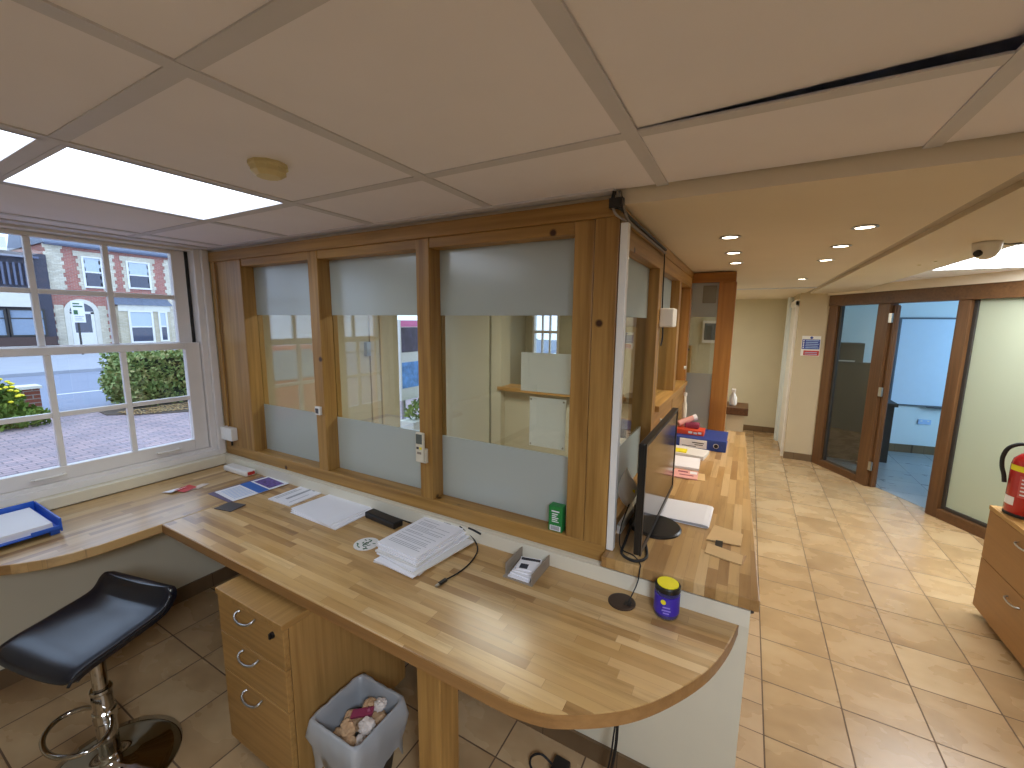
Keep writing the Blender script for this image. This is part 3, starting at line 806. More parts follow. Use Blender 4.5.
fan = [(HX, 9.15 + 0.5 * math.cos(PI * k / 12), 1.97 + 0.5 * math.sin(PI * k / 12)) for k in range(13)]
part('fanlight', MB().prism3(fan, (0.03, 0, 0)), 'houseglass', hs)
part('chimney', MB().box(HX - 3.6, HX - 2.8, 12.9, 13.8, 7.8, 10.0), 'brickred', hs)
# modern block beside it
bk = thing('office_block', 'dark modern block with white bands beside the brick house', 'building', (-35, 1.0, -0.06))
part('body', MB().box(-40, -32.6, -14, 7.95, -0.06, 4.9), 'darkblock', bk)
part('band', MB().box(-32.6, -32.3, -14, 7.25, 2.15, 3.05), 'stone', bk, 'white band above the windows')
part('parapet', MB().box(-38, -32.4, -14, 6.6, 4.9, 5.55), 'stone', bk)
part('canopy', MB().box(-32.6, -32.2, -14, 7.6, 4.62, 4.72), 'louvre', bk)
lv = MB()
for k in range(60): lv.box(-32.6, -32.45, 7.3 - k * 0.2, 7.38 - k * 0.2, 3.25, 4.35)
part('louvre_screen', lv, 'louvre', bk)
for k in range(6):
    y1 = 7.6 - k * 1.35
    o = part('window', MB().box(-32.6, -32.5, y1 - 1.3, y1, 0.65, 0.73).box(-32.6, -32.5, y1 - 1.3, y1, 1.98, 2.06).box(-32.6, -32.5, y1 - 1.3, y1 - 1.22, 0.73, 1.98).box(-32.6, -32.5, y1 - 0.08, y1, 0.73, 1.98).box(-32.6, -32.52, y1 - 1.22, y1 - 0.08, 1.55, 1.6), 'darkfurn', bk)
    part('pane', MB().box(-32.6, -32.55, y1 - 1.22, y1 - 0.08, 0.73, 1.98), 'officeglass', o)
part('plinth', MB().box(-32.6, -32.5, -14, 7.9, -0.06, 0.62), plain('brown_plinth', S(84, 66, 62), 0.8), bk)
# estate agent's board
eb = thing('estate_board', 'white notice board on a post across the road', 'sign', (-27, 7.35, -0.06))
part('post', MB().box(-27.03, -26.97, 7.30, 7.36, -0.06, 2.4), 'darkfurn', eb)
part('board', MB().box(-26.97, -26.94, 7.14, 7.58, 1.42, 2.40), 'white', eb)
part('lettering', MB().box(-26.94, -26.935, 7.2, 7.52, 2.12, 2.18).box(-26.94, -26.935, 7.2, 7.42, 2.24, 2.3).box(-26.94, -26.935, 7.2, 7.34, 1.78, 1.98), 'darkgreen', eb)
part('small_print', MB().box(-26.94, -26.935, 7.22, 7.52, 1.68, 1.71).box(-26.94, -26.935, 7.22, 7.46, 1.6, 1.63).box(-26.94, -26.935, 7.22, 7.5, 1.52, 1.55), 'ink', eb)
# poster stand outside the lobby door
ps = thing('poster_stand', 'poster board seen through the open street door', 'poster', (-4.15, 4.6, -0.15))
part('panel', MB().box(-4.18, -4.12, 4.26, 4.98, 0.55, 1.66), 'white', ps)
for y in (4.30, 4.90): part('leg', MB().box(-4.17, -4.13, y, y + 0.04, -0.15, 0.55), 'steel', ps)
part('pink_header', MB().box(-4.12, -4.116, 4.28, 4.96, 1.57, 1.65), plain('pink_header', S(232, 120, 176), 0.5), ps)
part('dark_picture', MB().box(-4.12, -4.116, 4.28, 4.96, 1.22, 1.56), plain('poster_dark', S(70, 62, 88), 0.5, var=0.5, scale=12), ps)
part('blue_panel', MB().box(-4.12, -4.116, 4.28, 4.96, 0.72, 1.08), plain('poster_blue', S(96, 156, 226), 0.5, var=0.3, scale=14), ps)
cs = thing('garden_plant', 'small green plant below the poster outside the street door', 'plant', (-4.05, 4.5, -0.15))
part('foliage', leaf_cloud(MB(), 260, -3.95, 4.45, 0.42, 0.12, 0.3, 0.16, 0.035, 'ball'), 'leafy2', cs)
part('planter', MB().box(-4.08, -3.82, 4.15, 4.8, -0.15, 0.3), 'stone', cs)
# red hatchback on the forecourt (seen mirrored in the screen glass)
car = thing('car', 'red hatchback parked on the forecourt', 'car', (-7.3, -0.75, -0.15))
cz = -0.15; y0, y1 = -1.55, 0.10
body = [(-5.65, cz + .28), (-5.55, cz + .55), (-5.62, cz + .92), (-9.15, cz + .82), (-9.45, cz + .6), (-9.4, cz + .28)]
part('body', MB().prism3([(x, y0, z) for x, z in body], (0, y1 - y0, 0)), 'carred', car, bevel=0.05)
cab = MB()
def ring(z, xa, xb, ins): return [(xa, y0 + ins, z), (xb, y0 + ins, z), (xb, y1 - ins, z), (xa, y1 - ins, z)]
lo_, hi_ = ring(cz + .88, -5.66, -8.5, 0.03), ring(cz + 1.42, -6.0, -7.6, 0.16)
cab._add(lo_ + hi_, [(0, 1, 2, 3), (7, 6, 5, 4), (0, 4, 5, 1), (1, 5, 6, 2), (2, 6, 7, 3), (3, 7, 4, 0)])
part('cabin', cab, 'carred', car, bevel=0.06)
def lerp(a, b, t): return tuple(x + (y - x) * t for x, y in zip(a, b))
def glassquad(A, B, C, Dd, off):
    m = MB(); o = Vector(off)
    m.prism3([Vector(lerp(lerp(A, B, u), lerp(Dd, C, u), v)) + o for u, v in ((.1, .12), (.9, .12), (.9, .86), (.1, .86))], o * 1.5)
    return m
part('rear_window', glassquad(lo_[0], lo_[3], hi_[3], hi_[0], (0.008, 0, 0.004)), 'carglass', car)
part('windscreen', glassquad(lo_[1], lo_[2], hi_[2], hi_[1], (-0.008, 0, 0.004)), 'carglass', car)
part('side_window', glassquad(lo_[3], lo_[2], hi_[2], hi_[3], (0, 0.008, 0.003)), 'carglass', car)
part('side_window', glassquad(lo_[0], lo_[1], hi_[1], hi_[0], (0, -0.008, 0.003)), 'carglass', car)
for x in (-6.35, -8.75):
    for yy_, s in ((y0 + 0.02, 1), (y1 - 0.02, -1)):
        wv = part('wheel', MB().cyl((x, yy_ - 0.02 * s, cz + .3), (x, yy_ + 0.18 * s, cz + .3), 0.3, n=28), 'rubber', car)
        part('hubcap', MB().cyl((x, yy_ - 0.03 * s, cz + .3), (x, yy_ - 0.018 * s, cz + .3), 0.19, n=20), 'steel', wv)
for yy_ in (y0 + 0.12, y1 - 0.12):
    part('tail_lamp', MB().box(-5.60, -5.54, yy_ - 0.09, yy_ + 0.09, cz + .66, cz + .86), 'fire_red', car)
part('bumper', MB().box(-5.66, -5.50, y0 + 0.04, y1 - 0.04, cz + .28, cz + .48), 'carred', car, bevel=0.04)

# ================================================================== DESK AND COUNTER
ZD = 0.7425
desk = thing('reception_desk', 'long L-shaped butcher block desk with a rounded end below the screen', 'desk', (-1.2, 1.1, 0))
front = [(-2.2135, 0.780), (-0.50, 0.780), (-0.443, 0.781), (-0.406, 0.785), (-0.358, 0.794), (-0.315, 0.811), (-0.234, 0.860), (-0.156, 0.927),
         (-0.08, 1.027), (-0.019, 1.137), (0.023, 1.262), (0.044, 1.3675)]
ft = [Vector((x, y, 0)) for x, y in front[1:]]
fs = [(p.x, p.y) for p in smooth(ft, 4, False)]
part('worktop', MB().prism([(-2.2135, 0.780)] + fs + [(-2.2135, 1.3685)], ZD - 0.040, ZD), 'butcher_x', desk, bevel=0.003)
curve = [(-2.2145, 1.3685), (-2.2145, 0.780), (-2.2145, 0.66), (-2.215, 0.58), (-2.228, 0.50), (-2.255, 0.43), (-2.30, 0.37), (-2.36, 0.31), (-2.42, 0.24), (-2.46, 0.16), (-2.48, 0.05), (-2.48, -0.5), (-2.82, -0.5), (-2.82, 1.3685)]
part('return_worktop', MB().prism(curve, ZD - 0.040, ZD), 'butcher_y', desk, bevel=0.003)
part('edge_band', MB().prism([(-2.2135, 0.7785)] + [(x + 0.0005, y - 0.0015) for x, y in fs] + [(x - 0.0025, min(y + 0.002, 1.3685)) for x, y in fs[::-1]] + [(-2.2135, 0.782)], ZD - 0.0395, ZD - 0.0025), 'edge', desk)
part('leg', MB().box(-0.795, -0.705, 0.850, 0.940, 0, ZD - 0.040), 'pine_z', desk, bevel=0.004)
gr = part('cable_grommet', MB().lathe([(0.044, 0.0), (0.044, 0.003), (0.040, 0.0045), (0.0, 0.0045)], (-0.294, 1.282, ZD), 36), plain('brown_plastic', S(60, 44, 34), 0.5), desk, 'dark brown cable grommet')
part('cable_slot', MB().box(-0.285, -0.262, 1.268, 1.290, ZD + 0.0045, ZD + 0.0055), 'black', gr)

ct = thing('counter', 'raised butcher block counter running along the corridor side of the screen', 'counter', (-0.15, 2.4, 0.80))
part('worktop', MB().prism([(-0.385, 1.338), (0.091, 1.338), (0.034, 3.53), (-0.10, 3.53), (-0.10, 3.395), (-0.383, 3.395)], 0.811, 0.850), 'butcher_y', ct, bevel=0.003)
part('support', MB().box(-0.36, 0.060, 1.375, 1.455, 0.8008, 0.811), 'upstand', ct)
solo('bell_push', 'small dark disc fixed to the end of the white wall below the counter', 'disc',
     MB().cyl((0.072, 1.62, 0.66), (0.094, 1.62, 0.66), 0.035, 0.028, 24), 'slatecard', (0.083, 1.62, 0.66))
dl = thing('low_wall', 'short cream wall with a dark wood cap beyond the counter', 'wall', (-0.03, 3.64, 0))
part('body', MB().box(-0.10, 0.018, 3.535, 3.76, 0, 0.975), 'cream', dl)
part('cap', MB().box(-0.13, 0.042, 3.515, 3.78, 0.975, 1.03), 'dark_y', dl, bevel=0.003)
spb = thing('spray_bottle', 'white spray bottle on the wood capped low wall', 'bottle', (-0.066, 3.62, 1.03))
part('bottle', MB().lathe([(0.024, 0), (0.026, 0.01), (0.026, 0.06), (0.011, 0.09), (0.011, 0.105)], (-0.066, 3.62, 1.0305), 20), 'white', spb, sm=True)
part('trigger', MB().box(-0.080, -0.052, 3.575, 3.645, 1.135, 1.158).box(-0.072, -0.060, 3.572, 3.582, 1.105, 1.138), 'white', spb, bevel=0.003)

# ================================================================== STOOL
st = thing('bar_stool', 'black low-backed bar stool on a chrome pedestal', 'stool', (-1.93, 0.45, 0))
u = Vector((0.975, 0.222, 0)); v = Vector((-0.222, 0.975, 0)); c0 = Vector((-1.925, 0.304, 0))
prof = [(-0.016, 0.528), (-0.004, 0.546), (0.02, 0.558), (0.06, 0.566), (0.12, 0.572), (0.18, 0.580), (0.235, 0.587), (0.268, 0.597), (0.290, 0.622), (0.306, 0.652)]
sm_p = smooth([Vector((d, 0, z)) for d, z in prof], 4, False)
def seat_surface(th, inset, m):
    vs = []; fs = []; NW = 14; n = len(sm_p)
    for side in (0, 1):
        for k, p in enumerate(sm_p):
            t = (sm_p[min(k + 1, n - 1)] - sm_p[max(k - 1, 0)]).normalized(); nn = Vector((-t.z, 0, t.x))
            e = min(k, n - 1 - k) / 4.0
            half = 0.193 - inset - 0.028 * max(0, 1 - e) ** 2
            for j in range(NW + 1):
                a = -1 + 2 * j / NW
                puff = 0.010 * (1 - a ** 4)
                q = p + nn * ((puff if side == 0 else -th))
                dish = -0.010 * (1 - a * a) if side == 0 else 0
                vs.append(c0 + u * half * a + v * q.x + Vector((0, 0, q.z + dish)))
    N = n * (NW + 1)
    for k in range(n - 1):
        for j in range(NW):
            i0 = k * (NW + 1) + j
            fs.append((i0, i0 + 1, i0 + NW + 2, i0 + NW + 1)); fs.append((N + i0, N + i0 + NW + 1, N + i0 + NW + 2, N + i0 + 1))
        for j in (0, NW):
            i0 = k * (NW + 1) + j; fs.append((i0, i0 + NW + 1, N + i0 + NW + 1, N + i0))
    for k in (0, n - 1):
        for j in range(NW):
            i0 = k * (NW + 1) + j; fs.append((i0, i0 + 1, N + i0 + 1, N + i0))
    m._add(vs, fs); return m
so = part('seat', seat_surface(0.030, 0.0, MB()), 'leather', st, sm=True, bevel=0.008)
edge_pts = [c0 + u * 0.190 + v * p.x + Vector((0, 0, p.z - 0.012)) for p in sm_p[2:-2]]
part('piping', MB().tube(edge_pts, 0.0045, sub=1), 'rubber', so, sm=True)
part('seat_plate', MB().sheet(-1.955, 0.44, 0.512, 0.534, 0.16, 0.16, 0.224), 'steel', st)
part('column', MB().cyl((-1.93, 0.45, 0.03), (-1.93, 0.45, 0.33), 0.030, n=28), 'chrome', st, sm=False)
part('gas_lift', MB().cyl((-1.93, 0.45, 0.33), (-1.93, 0.45, 0.515), 0.022, n=24), 'chrome', st)
part('collar', MB().lathe([(0.0305, 0.322), (0.032, 0.325), (0.032, 0.335), (0.028, 0.338)], (-1.93, 0.45, 0), 28), 'chrome', st)
part('base', MB().lathe([(0.205, 0.0), (0.205, 0.006), (0.17, 0.013), (0.09, 0.024), (0.045, 0.040), (0.034, 0.060), (0.031, 0.075)], (-1.93, 0.45, 0.001), 56), 'chrome', st, sm=True)
part('footrest', MB().tube([(-1.955, 0.462, 0.225), (-1.995, 0.448, 0.222), (-2.045, 0.412, 0.220), (-2.055, 0.360, 0.220), (-2.010, 0.315, 0.220), (-1.940, 0.300, 0.220), (-1.870, 0.313, 0.220), (-1.818, 0.353, 0.220), (-1.812, 0.400, 0.220), (-1.850, 0.440, 0.222), (-1.905, 0.458, 0.225)], 0.0085, n=10), 'chrome', st, sm=True)
part('footrest_clamp', MB().lathe([(0.0305, 0.205), (0.034, 0.21), (0.034, 0.245), (0.0305, 0.25)], (-1.93, 0.45, 0), 28), 'chrome', st)
part('height_lever', MB().tube([(-1.94, 0.44, 0.497), (-1.86, 0.40, 0.494), (-1.80, 0.37, 0.488)], 0.005), 'chrome', st, sm=True)

# ================================================================== DRAWER PEDESTAL
X0, X1, Y0, Y1 = -1.640, -1.238, 0.715, 1.255
dp_ = thing('drawer_pedestal', 'oak three-drawer pedestal with bow handles under the desk', 'drawers', ((X0 + X1) / 2, 0.98, 0))
part('carcass', MB().box(X0 + 0.004, X1 - 0.002, Y0 + 0.022, Y1, 0.045, 0.647), 'veneer_z', dp_, bevel=0.002)
part('top', MB().box(X0 - 0.002, X1, Y0 - 0.004, Y1 + 0.003, 0.648, 0.672), 'veneer_y', dp_, bevel=0.003)
for (z0, z1, hz, hd_) in ((0.502, 0.645, 0.618, 1), (0.344, 0.498, 0.462, 0), (0.045, 0.340, 0.302, 0)):
    d_ = part('drawer', MB().box(X0 + 0.003, X1 - 0.003, Y0, Y0 + 0.020, z0, z1), 'veneer_x', dp_, bevel=0.0025)
    part('handle', MB().tube([(-1.490, Y0, hz + 0.014), (-1.492, Y0 - 0.013, hz + 0.011), (-1.480, Y0 - 0.024, hz + 0.004), (-1.443, Y0 - 0.029, hz), (-1.408, Y0 - 0.024, hz + 0.004), (-1.396, Y0 - 0.013, hz + 0.011), (-1.398, Y0, hz + 0.014)], 0.0042, n=8), 'steel', d_, 'brushed metal bow handle', sm=True)
    if hd_:
        lk = part('lock', MB().cyl((-1.296, Y0 + 0.002, 0.617), (-1.296, Y0 - 0.006, 0.617), 0.011, n=20).box(-1.303, -1.296, Y0 - 0.012, Y0 - 0.006, 0.605, 0.624), 'black', d_)
for x in (X0 + 0.05, X1 - 0.05):
    for y in (Y0 + 0.06, Y1 - 0.06):
        part('castor', MB().cyl((x - 0.012, y, 0.022), (x + 0.012, y, 0.022), 0.021, n=18).box(x - 0.008, x + 0.008, y - 0.008, y + 0.008, 0.03, 0.046), 'black', dp_)

# ================================================================== WASTE BIN
bx0, bx1, by0, by1, bz = -1.182, -0.965, 0.752, 0.965, 0.318
bn_ = thing('waste_bin', 'black waste bin lined with a cloudy plastic bag under the desk', 'bin', (-1.073, 0.858, 0))
def rect_ring(x0, x1, y0, y1, z, n=10, amp=0.0, za=0.0, r=0.02):
    pts = []
    cor = [(x1 - r, y1 - r, 0), (x0 + r, y1 - r, 1), (x0 + r, y0 + r, 2), (x1 - r, y0 + r, 3)]
    for k, (cx_, cy_, q_) in enumerate(cor):
        for i in range(4):
            a = q_ * PI / 2 + (i / 3) * PI / 2
            pts.append((cx_ + r * math.cos(a), cy_ + r * math.sin(a)))
        nx_, ny_, nq = cor[(k + 1) % 4]
        a = nq * PI / 2
        ex, ey = nx_ + r * math.cos(a), ny_ + r * math.sin(a)
        sx_, sy_ = pts[-1]
        for i in range(1, n):
            t = i / n; pts.append((sx_ + (ex - sx_) * t, sy_ + (ey - sy_) * t))
    out = []
    for i, (x, y) in enumerate(pts):
        out.append((x + random.uniform(-amp, amp), y + random.uniform(-amp, amp), z + random.uniform(-za, za)))
    return out
def loft(rings, cap0=True):
    m = MB(); n = len(rings[0]); vs = [p for r_ in rings for p in r_]; fs = []
    for k in range(len(rings) - 1):
        for i in range(n):
            j = (i + 1) % n
            fs.append((k * n + i, k * n + j, (k + 1) * n + j, (k + 1) * n + i))
    if cap0: fs.append(tuple(range(n))[::-1])
    return m._add(vs, fs)
def shr(k): return (bx0 + k, bx1 - k, by0 + k, by1 - k)
part('bin_body', loft([rect_ring(*shr(0.035), 0.002), rect_ring(*shr(0.0), bz), rect_ring(*shr(0.003), bz), rect_ring(*shr(0.037), 0.008)]), 'black', bn_)
random.seed(21)
lin = [rect_ring(*shr(0.048), 0.03, amp=0.002), rect_ring(*shr(0.028), 0.16, amp=0.004), rect_ring(*shr(0.012), bz - 0.03, amp=0.003), rect_ring(*shr(0.006), bz + 0.004, amp=0.001), rect_ring(*shr(0.001), bz + 0.008, za=0.003),
       rect_ring(*shr(-0.008), bz + 0.002, amp=0.002, za=0.003), rect_ring(*shr(-0.015), bz - 0.05, amp=0.006), rect_ring(*shr(-0.008), bz - 0.10, amp=0.006), rect_ring(*shr(-0.001), bz - 0.15, amp=0.005)]
lst = []
for i, (x, y, z) in enumerate(lin[-1]):
    lst.append((x, y, z - 0.03 - 0.05 * math.sin(i * 0.33) - 0.02 * math.sin(i * 0.9)))
lin.append(lst)
part('bin_liner', loft(lin), 'bag', bn_, 'cloudy plastic liner folded over the rim', sm=True)
for k, (x, y, z, r, m_) in enumerate([(-1.115, 0.825, 0.225, 0.036, 'brownpaper'), (-1.035, 0.825, 0.225, 0.036, 'tissue'), (-1.078, 0.885, 0.240, 0.033, 'brownpaper'), (-1.115, 0.905, 0.215, 0.030, 'brownpaper'),
                                      (-1.030, 0.900, 0.255, 0.034, 'brownpaper'), (-1.085, 0.822, 0.275, 0.028, 'brownpaper'), (-1.025, 0.850, 0.290, 0.026, 'tissue'), (-1.070, 0.905, 0.296, 0.024, 'brownpaper'),
                                      (-1.030, 0.915, 0.310, 0.022, 'tissue'), (-1.115, 0.862, 0.265, 0.024, 'brownpaper'), (-1.060, 0.800, 0.250, 0.024, 'brownpaper')]):
    solo('crumpled_paper', 'crumpled paper scrap lying in the lined waste bin', 'paper', MB().ball((x, y, z), r, 0.20, 3, (1, 1, 0.8)), m_, (x, y, z - r * 0.8), 'crumpled papers in the bin')
solo('red_wrapper', 'dark red twisted wrapper among the papers in the bin', 'wrapper', MB().obox((-1.062, 0.866, 0.306), (0.030, 0.02, 0.004), (-0.006, 0.012, 0.002), (0.001, -0.002, 0.006))  .ball((-1.045, 0.878, 0.312), 0.011, 0.3, 1), 'maroon', (-1.06, 0.866, 0.30))

# ================================================================== THINGS ON THE DESK
def sheet_thing(name, label, cat, cx, cy, z, w, d, rot, m, t=0.002, group=None):
    o = thing(name, label, cat, (cx, cy, z), group)
    part('sheet', MB().sheet(cx, cy, z, z + t, w, d, rot), m, o)
    return o
def local(cx, cy, rot, x, y):
    return cx + x * math.cos(rot) - y * math.sin(rot), cy + x * math.sin(rot) + y * math.cos(rot)
def print_lines(parent, cx, cy, z, rot, rows, m='ink', name='print'):
    """rows: (x0, x1, y, height) in the sheet's own frame"""
    b = MB()
    for x0, x1, y, h in rows:
        px, py = local(cx, cy, rot, (x0 + x1) / 2, y)
        b.sheet(px, py, z, z + 0.0004, abs(x1 - x0), h, rot)
    return part(name, b, m, parent)
# blue letter tray with its papers
tr = thing('letter_tray', 'blue plastic letter tray at the window end of the desk', 'tray', (-2.65, 0.34, ZD))
tx0, tx1, ty0, ty1 = -2.80, -2.47, 0.20, 0.535
t_ = MB().box(tx0, tx1, ty0, ty1, ZD + 0.022, ZD + 0.026)
part('tray_floor', t_, 'bluetray', tr)
part('side_wall', MB().box(tx0, tx1, ty1 - 0.006, ty1, ZD + 0.012, ZD + 0.070).box(tx0, tx0 + 0.006, ty0, ty1 - 0.006, ZD + 0.012, ZD + 0.075).box(tx0, tx1, ty0, ty0 + 0.006, ZD + 0.012, ZD + 0.070), 'bluetray', tr, bevel=0.002)
for x in (tx0 + 0.03, tx1 - 0.03):
    for y in (ty0 + 0.02, ty1 - 0.02):
        part('foot', MB().box(x - 0.014, x + 0.014, y - 0.014, y + 0.014, ZD + 0.0006, ZD + 0.022), 'bluetray', tr)
for ya, yb in ((ty1 - 0.09, ty1 - 0.006), (ty0 + 0.006, ty0 + 0.07)):
    part('front_lip', MB().box(tx1 - 0.006, tx1, ya, yb, ZD + 0.022, ZD + 0.040), 'bluetray', tr, bevel=0.002)
for k in range(3):
    sheet_thing('paper_sheaf', ('bottom sheaf of white paper in the blue tray', 'middle sheaf of white paper in the blue tray', 'topmost white sheet in the blue tray')[k], 'paper',
                -2.638 + 0.002 * k, 0.365 - 0.002 * k, ZD + 0.0264 + k * 0.0092, 0.294, 0.298, 0.006 * (k - 1), 'paper', 0.009, 'papers in the blue tray')
# white device by the corner
wd = thing('white_dispenser', 'small white oblong device lying in the corner of the desk', 'device', (-2.59, 1.31, ZD))
part('case', MB().sheet(-2.59, 1.312, ZD + 0.0005, ZD + 0.034, 0.235, 0.062, 0.02), 'white', wd, bevel=0.010)
part('end_cap', MB().sheet(-2.474, 1.314, ZD + 0.009, ZD + 0.027, 0.008, 0.040, 0.02), 'red', wd, 'reddish end')
# leaflets
cx, cy, r_ = -2.28, 1.215, math.radians(90 - 4)
b1 = sheet_thing('leaflet', 'leaflet under the blue banded leaflet, coloured as greyish purple shadow', 'leaflet', cx - 0.02, cy - 0.02, ZD + 0.0005, 0.285, 0.205, r_ + 0.06, 'purple', 0.0015)  # its colour paints in the purplish shadow below the upper leaflet
b2 = sheet_thing('leaflet', 'leaflet with a blue band and a dark picture block', 'leaflet', cx, cy, ZD + 0.003, 0.285, 0.205, r_, 'paper', 0.0015)
print_lines(b2, cx, cy, ZD + 0.0046, r_, [(-0.02, 0.035, 0, 0.205)], 'blueink', 'blue_band')
print_lines(b2, cx, cy, ZD + 0.0048, r_, [(0.045, 0.125, 0.0, 0.165)], plain('picture_block', S(104, 84, 150), 0.6, var=0.5, scale=60), 'picture')
print_lines(b2, cx, cy, ZD + 0.0048, r_, [(-0.125, -0.03, y, 0.006) for y in (-0.07, -0.05, -0.03, -0.01, 0.01, 0.03, 0.05, 0.07)], 'paleblue', 'print')
solo('dark_card', 'small dark grey card lying near the desk front', 'card', MB().sheet(-2.140, 1.028, ZD + 0.0005, ZD + 0.003, 0.105, 0.082, 0.2), 'slatecard', (-2.14, 1.028, ZD))
sc_ = thing('sticker_scrap', 'crumpled red and white sticker scrap on the desk by the sill', 'scrap', (-2.575, 1.01, ZD))
part('white_paper', MB()._add([(-2.63, 0.94, ZD + .001), (-2.56, 0.955, ZD + .010), (-2.565, 1.03, ZD + .016), (-2.615, 1.0, ZD + .004)], [(0, 1, 2, 3)]), 'paper', sc_)
part('red_paper', MB()._add([(-2.575, 0.975, ZD + .012), (-2.525, 1.0, ZD + .002), (-2.535, 1.065, ZD + .008), (-2.575, 1.045, ZD + .020)], [(0, 1, 2, 3)]), 'red', sc_)
part('tail', MB()._add([(-2.545, 1.05, ZD + .010), (-2.52, 1.06, ZD + .002), (-2.545, 1.13, ZD + .003), (-2.565, 1.10, ZD + .008)], [(0, 1, 2, 3)]), 'tissue', sc_)
cx, cy, r_ = -1.985, 1.285, math.radians(90)
f1 = sheet_thing('printed_notice', 'narrow printed notice with a grey heading beside the blank sheets', 'notice', cx, cy, ZD + 0.0005, 0.225, 0.172, r_ + 0.02, 'paper', 0.005)
print_lines(f1, cx, cy, ZD + 0.0056, r_ + 0.02, [(-0.07, 0.07, 0.0, 0.018), ], 'ink', 'heading')
print_lines(f1, cx, cy, ZD + 0.0056, r_ + 0.02, [(-0.09, 0.05, 0.05, 0.005), (-0.09, 0.03, 0.065, 0.005), (0.06, 0.09, -0.03, 0.02), (-0.09, 0.02, -0.05, 0.004)], 'ink', 'print')
for k in range(3):
    sheet_thing('blank_sheet', ('lowest sheaf of the blank white sheets', 'middle sheaf of the blank white sheets', 'topmost blank white sheet on the flat sheaf')[k], 'paper',
                -1.690 + 0.012 * (2 - k), 1.250 + 0.004 * k, ZD + 0.0005 + 0.004 * k, 0.325 - 0.01 * k, 0.235, math.radians(-1 - 2 * k), 'paper', 0.0038, 'blank sheets beside the power adapter')
# power adapter with lead
ad = thing('power_adapter', 'black laptop power adapter between the two stacks of paper', 'adapter', (-1.385, 1.292, ZD))
part('case', MB().sheet(-1.385, 1.294, ZD + 0.0005, ZD + 0.030, 0.205, 0.052, -0.09), 'black', ad, bevel=0.006)
part('lead', MB().tube([(-1.485, 1.303, ZD + 0.015), (-1.51, 1.325, ZD + 0.006), (-1.46, 1.348, ZD + 0.004), (-1.34, 1.344, ZD + 0.004), (-1.22, 1.340, ZD + 0.004), (-1.15, 1.350, ZD + 0.004)], 0.003), 'rubber', ad, sm=True)
# round coaster
rc = thing('round_coaster', 'round white coaster with a dark green leafy print', 'coaster', (-1.298, 1.116, ZD))
part('disc', MB().lathe([(0.050, 0.0005), (0.050, 0.003), (0.0, 0.003)], (-1.298, 1.116, ZD), 40), 'paper2', rc)
b = MB()
random.seed(3)
for k in range(22):
    a = random.uniform(0, 2 * PI); rr = random.uniform(0.004, 0.038)
    b.sheet(-1.298 + rr * math.cos(a), 1.116 + rr * math.sin(a), ZD + 0.003, ZD + 0.0034, random.uniform(0.008, 0.018), 0.005, random.uniform(0, PI))
part('print', b, 'darkgreen', rc)
# big pile of documents
random.seed(11)
zc = ZD + 0.0005
pile = [(-1.085, 1.205, 0.21, 0.315, 0.10, 0.004, 'paper2'), (-1.062, 1.195, 0.205, 0.32, -0.06, 0.005, 'paper'), (-1.045, 1.205, 0.21, 0.30, -0.16, 0.005, 'paper2'),
        (-1.07, 1.215, 0.205, 0.315, -0.10, 0.006, 'paper'), (-1.085, 1.222, 0.215, 0.31, -0.03, 0.007, 'paper2'), (-1.080, 1.225, 0.208, 0.300, -0.07, 0.006, 'paper'),
        (-1.092, 1.232, 0.212, 0.305, -0.05, 0.008, 'paper'), (-1.095, 1.238, 0.210, 0.300, -0.06, 0.006, 'paper')]
names_ = ['lowest sheaf of the tall document pile', 'second lowest sheaf of the tall document pile', 'third lowest sheaf, twisted aside, in the tall document pile', 'fourth sheaf from the bottom of the tall document pile',
          'fifth sheaf from the bottom of the tall document pile', 'third sheaf from the top of the tall document pile', 'sheaf just under the printed top page of the tall document pile', 'topmost printed page of the tall document pile']
for k, (x, y, w_, d_, rt, t, m_) in enumerate(pile):
    o = sheet_thing('document', names_[k], 'paper', x, y, zc, w_, d_, rt, m_, t - 0.0004, 'sheaves of the document pile')
    if k == 7:
        rows = []
        yv = 0.085
        while yv > -0.13:
            L = random.choice([0.16, 0.17, 0.15, 0.09]); rows.append((-0.085, -0.085 + L, yv, 0.0025)); yv -= random.choice([0.009, 0.009, 0.018])
        print_lines(o, x, y, zc + t, rt, rows, 'ink', 'print')
        print_lines(o, x, y, zc + t, rt, [(-0.025, 0.0, 0.125, 0.012)], 'blueink', 'letterhead')
        print_lines(o, x, y, zc + t, rt, [(0.005, 0.05, 0.127, 0.005), (0.005, 0.04, 0.117, 0.004)], 'inkdark', 'heading')
    zc += t
# usb cable
uc = thing('usb_cable', 'black usb cable curling out beside the document pile', 'cable', (-0.88, 1.25, ZD))
part('lead', MB().tube([(-1.00, 1.352, ZD + 0.052), (-0.955, 1.356, ZD + 0.03), (-0.915, 1.346, ZD + 0.006), (-0.875, 1.30, ZD + 0.004), (-0.852, 1.225, ZD + 0.004), (-0.850, 1.15, ZD + 0.004), (-0.862, 1.085, ZD + 0.006)], 0.0028), 'rubber', uc, sm=True)
part('plug', MB().sheet(-0.8655, 1.068, ZD + 0.001, ZD + 0.010, 0.014, 0.036, -0.12), 'black', uc, bevel=0.002)
part('connector', MB().sheet(-0.868, 1.043, ZD + 0.003, ZD + 0.008, 0.011, 0.016, -0.12), 'steel', uc, 'bright metal tip')
part('stub', MB().tube([(-0.955, 1.353, ZD + 0.055), (-0.92, 1.346, ZD + 0.056), (-0.885, 1.338, ZD + 0.054)], 0.004), 'rubber', uc, sm=True)
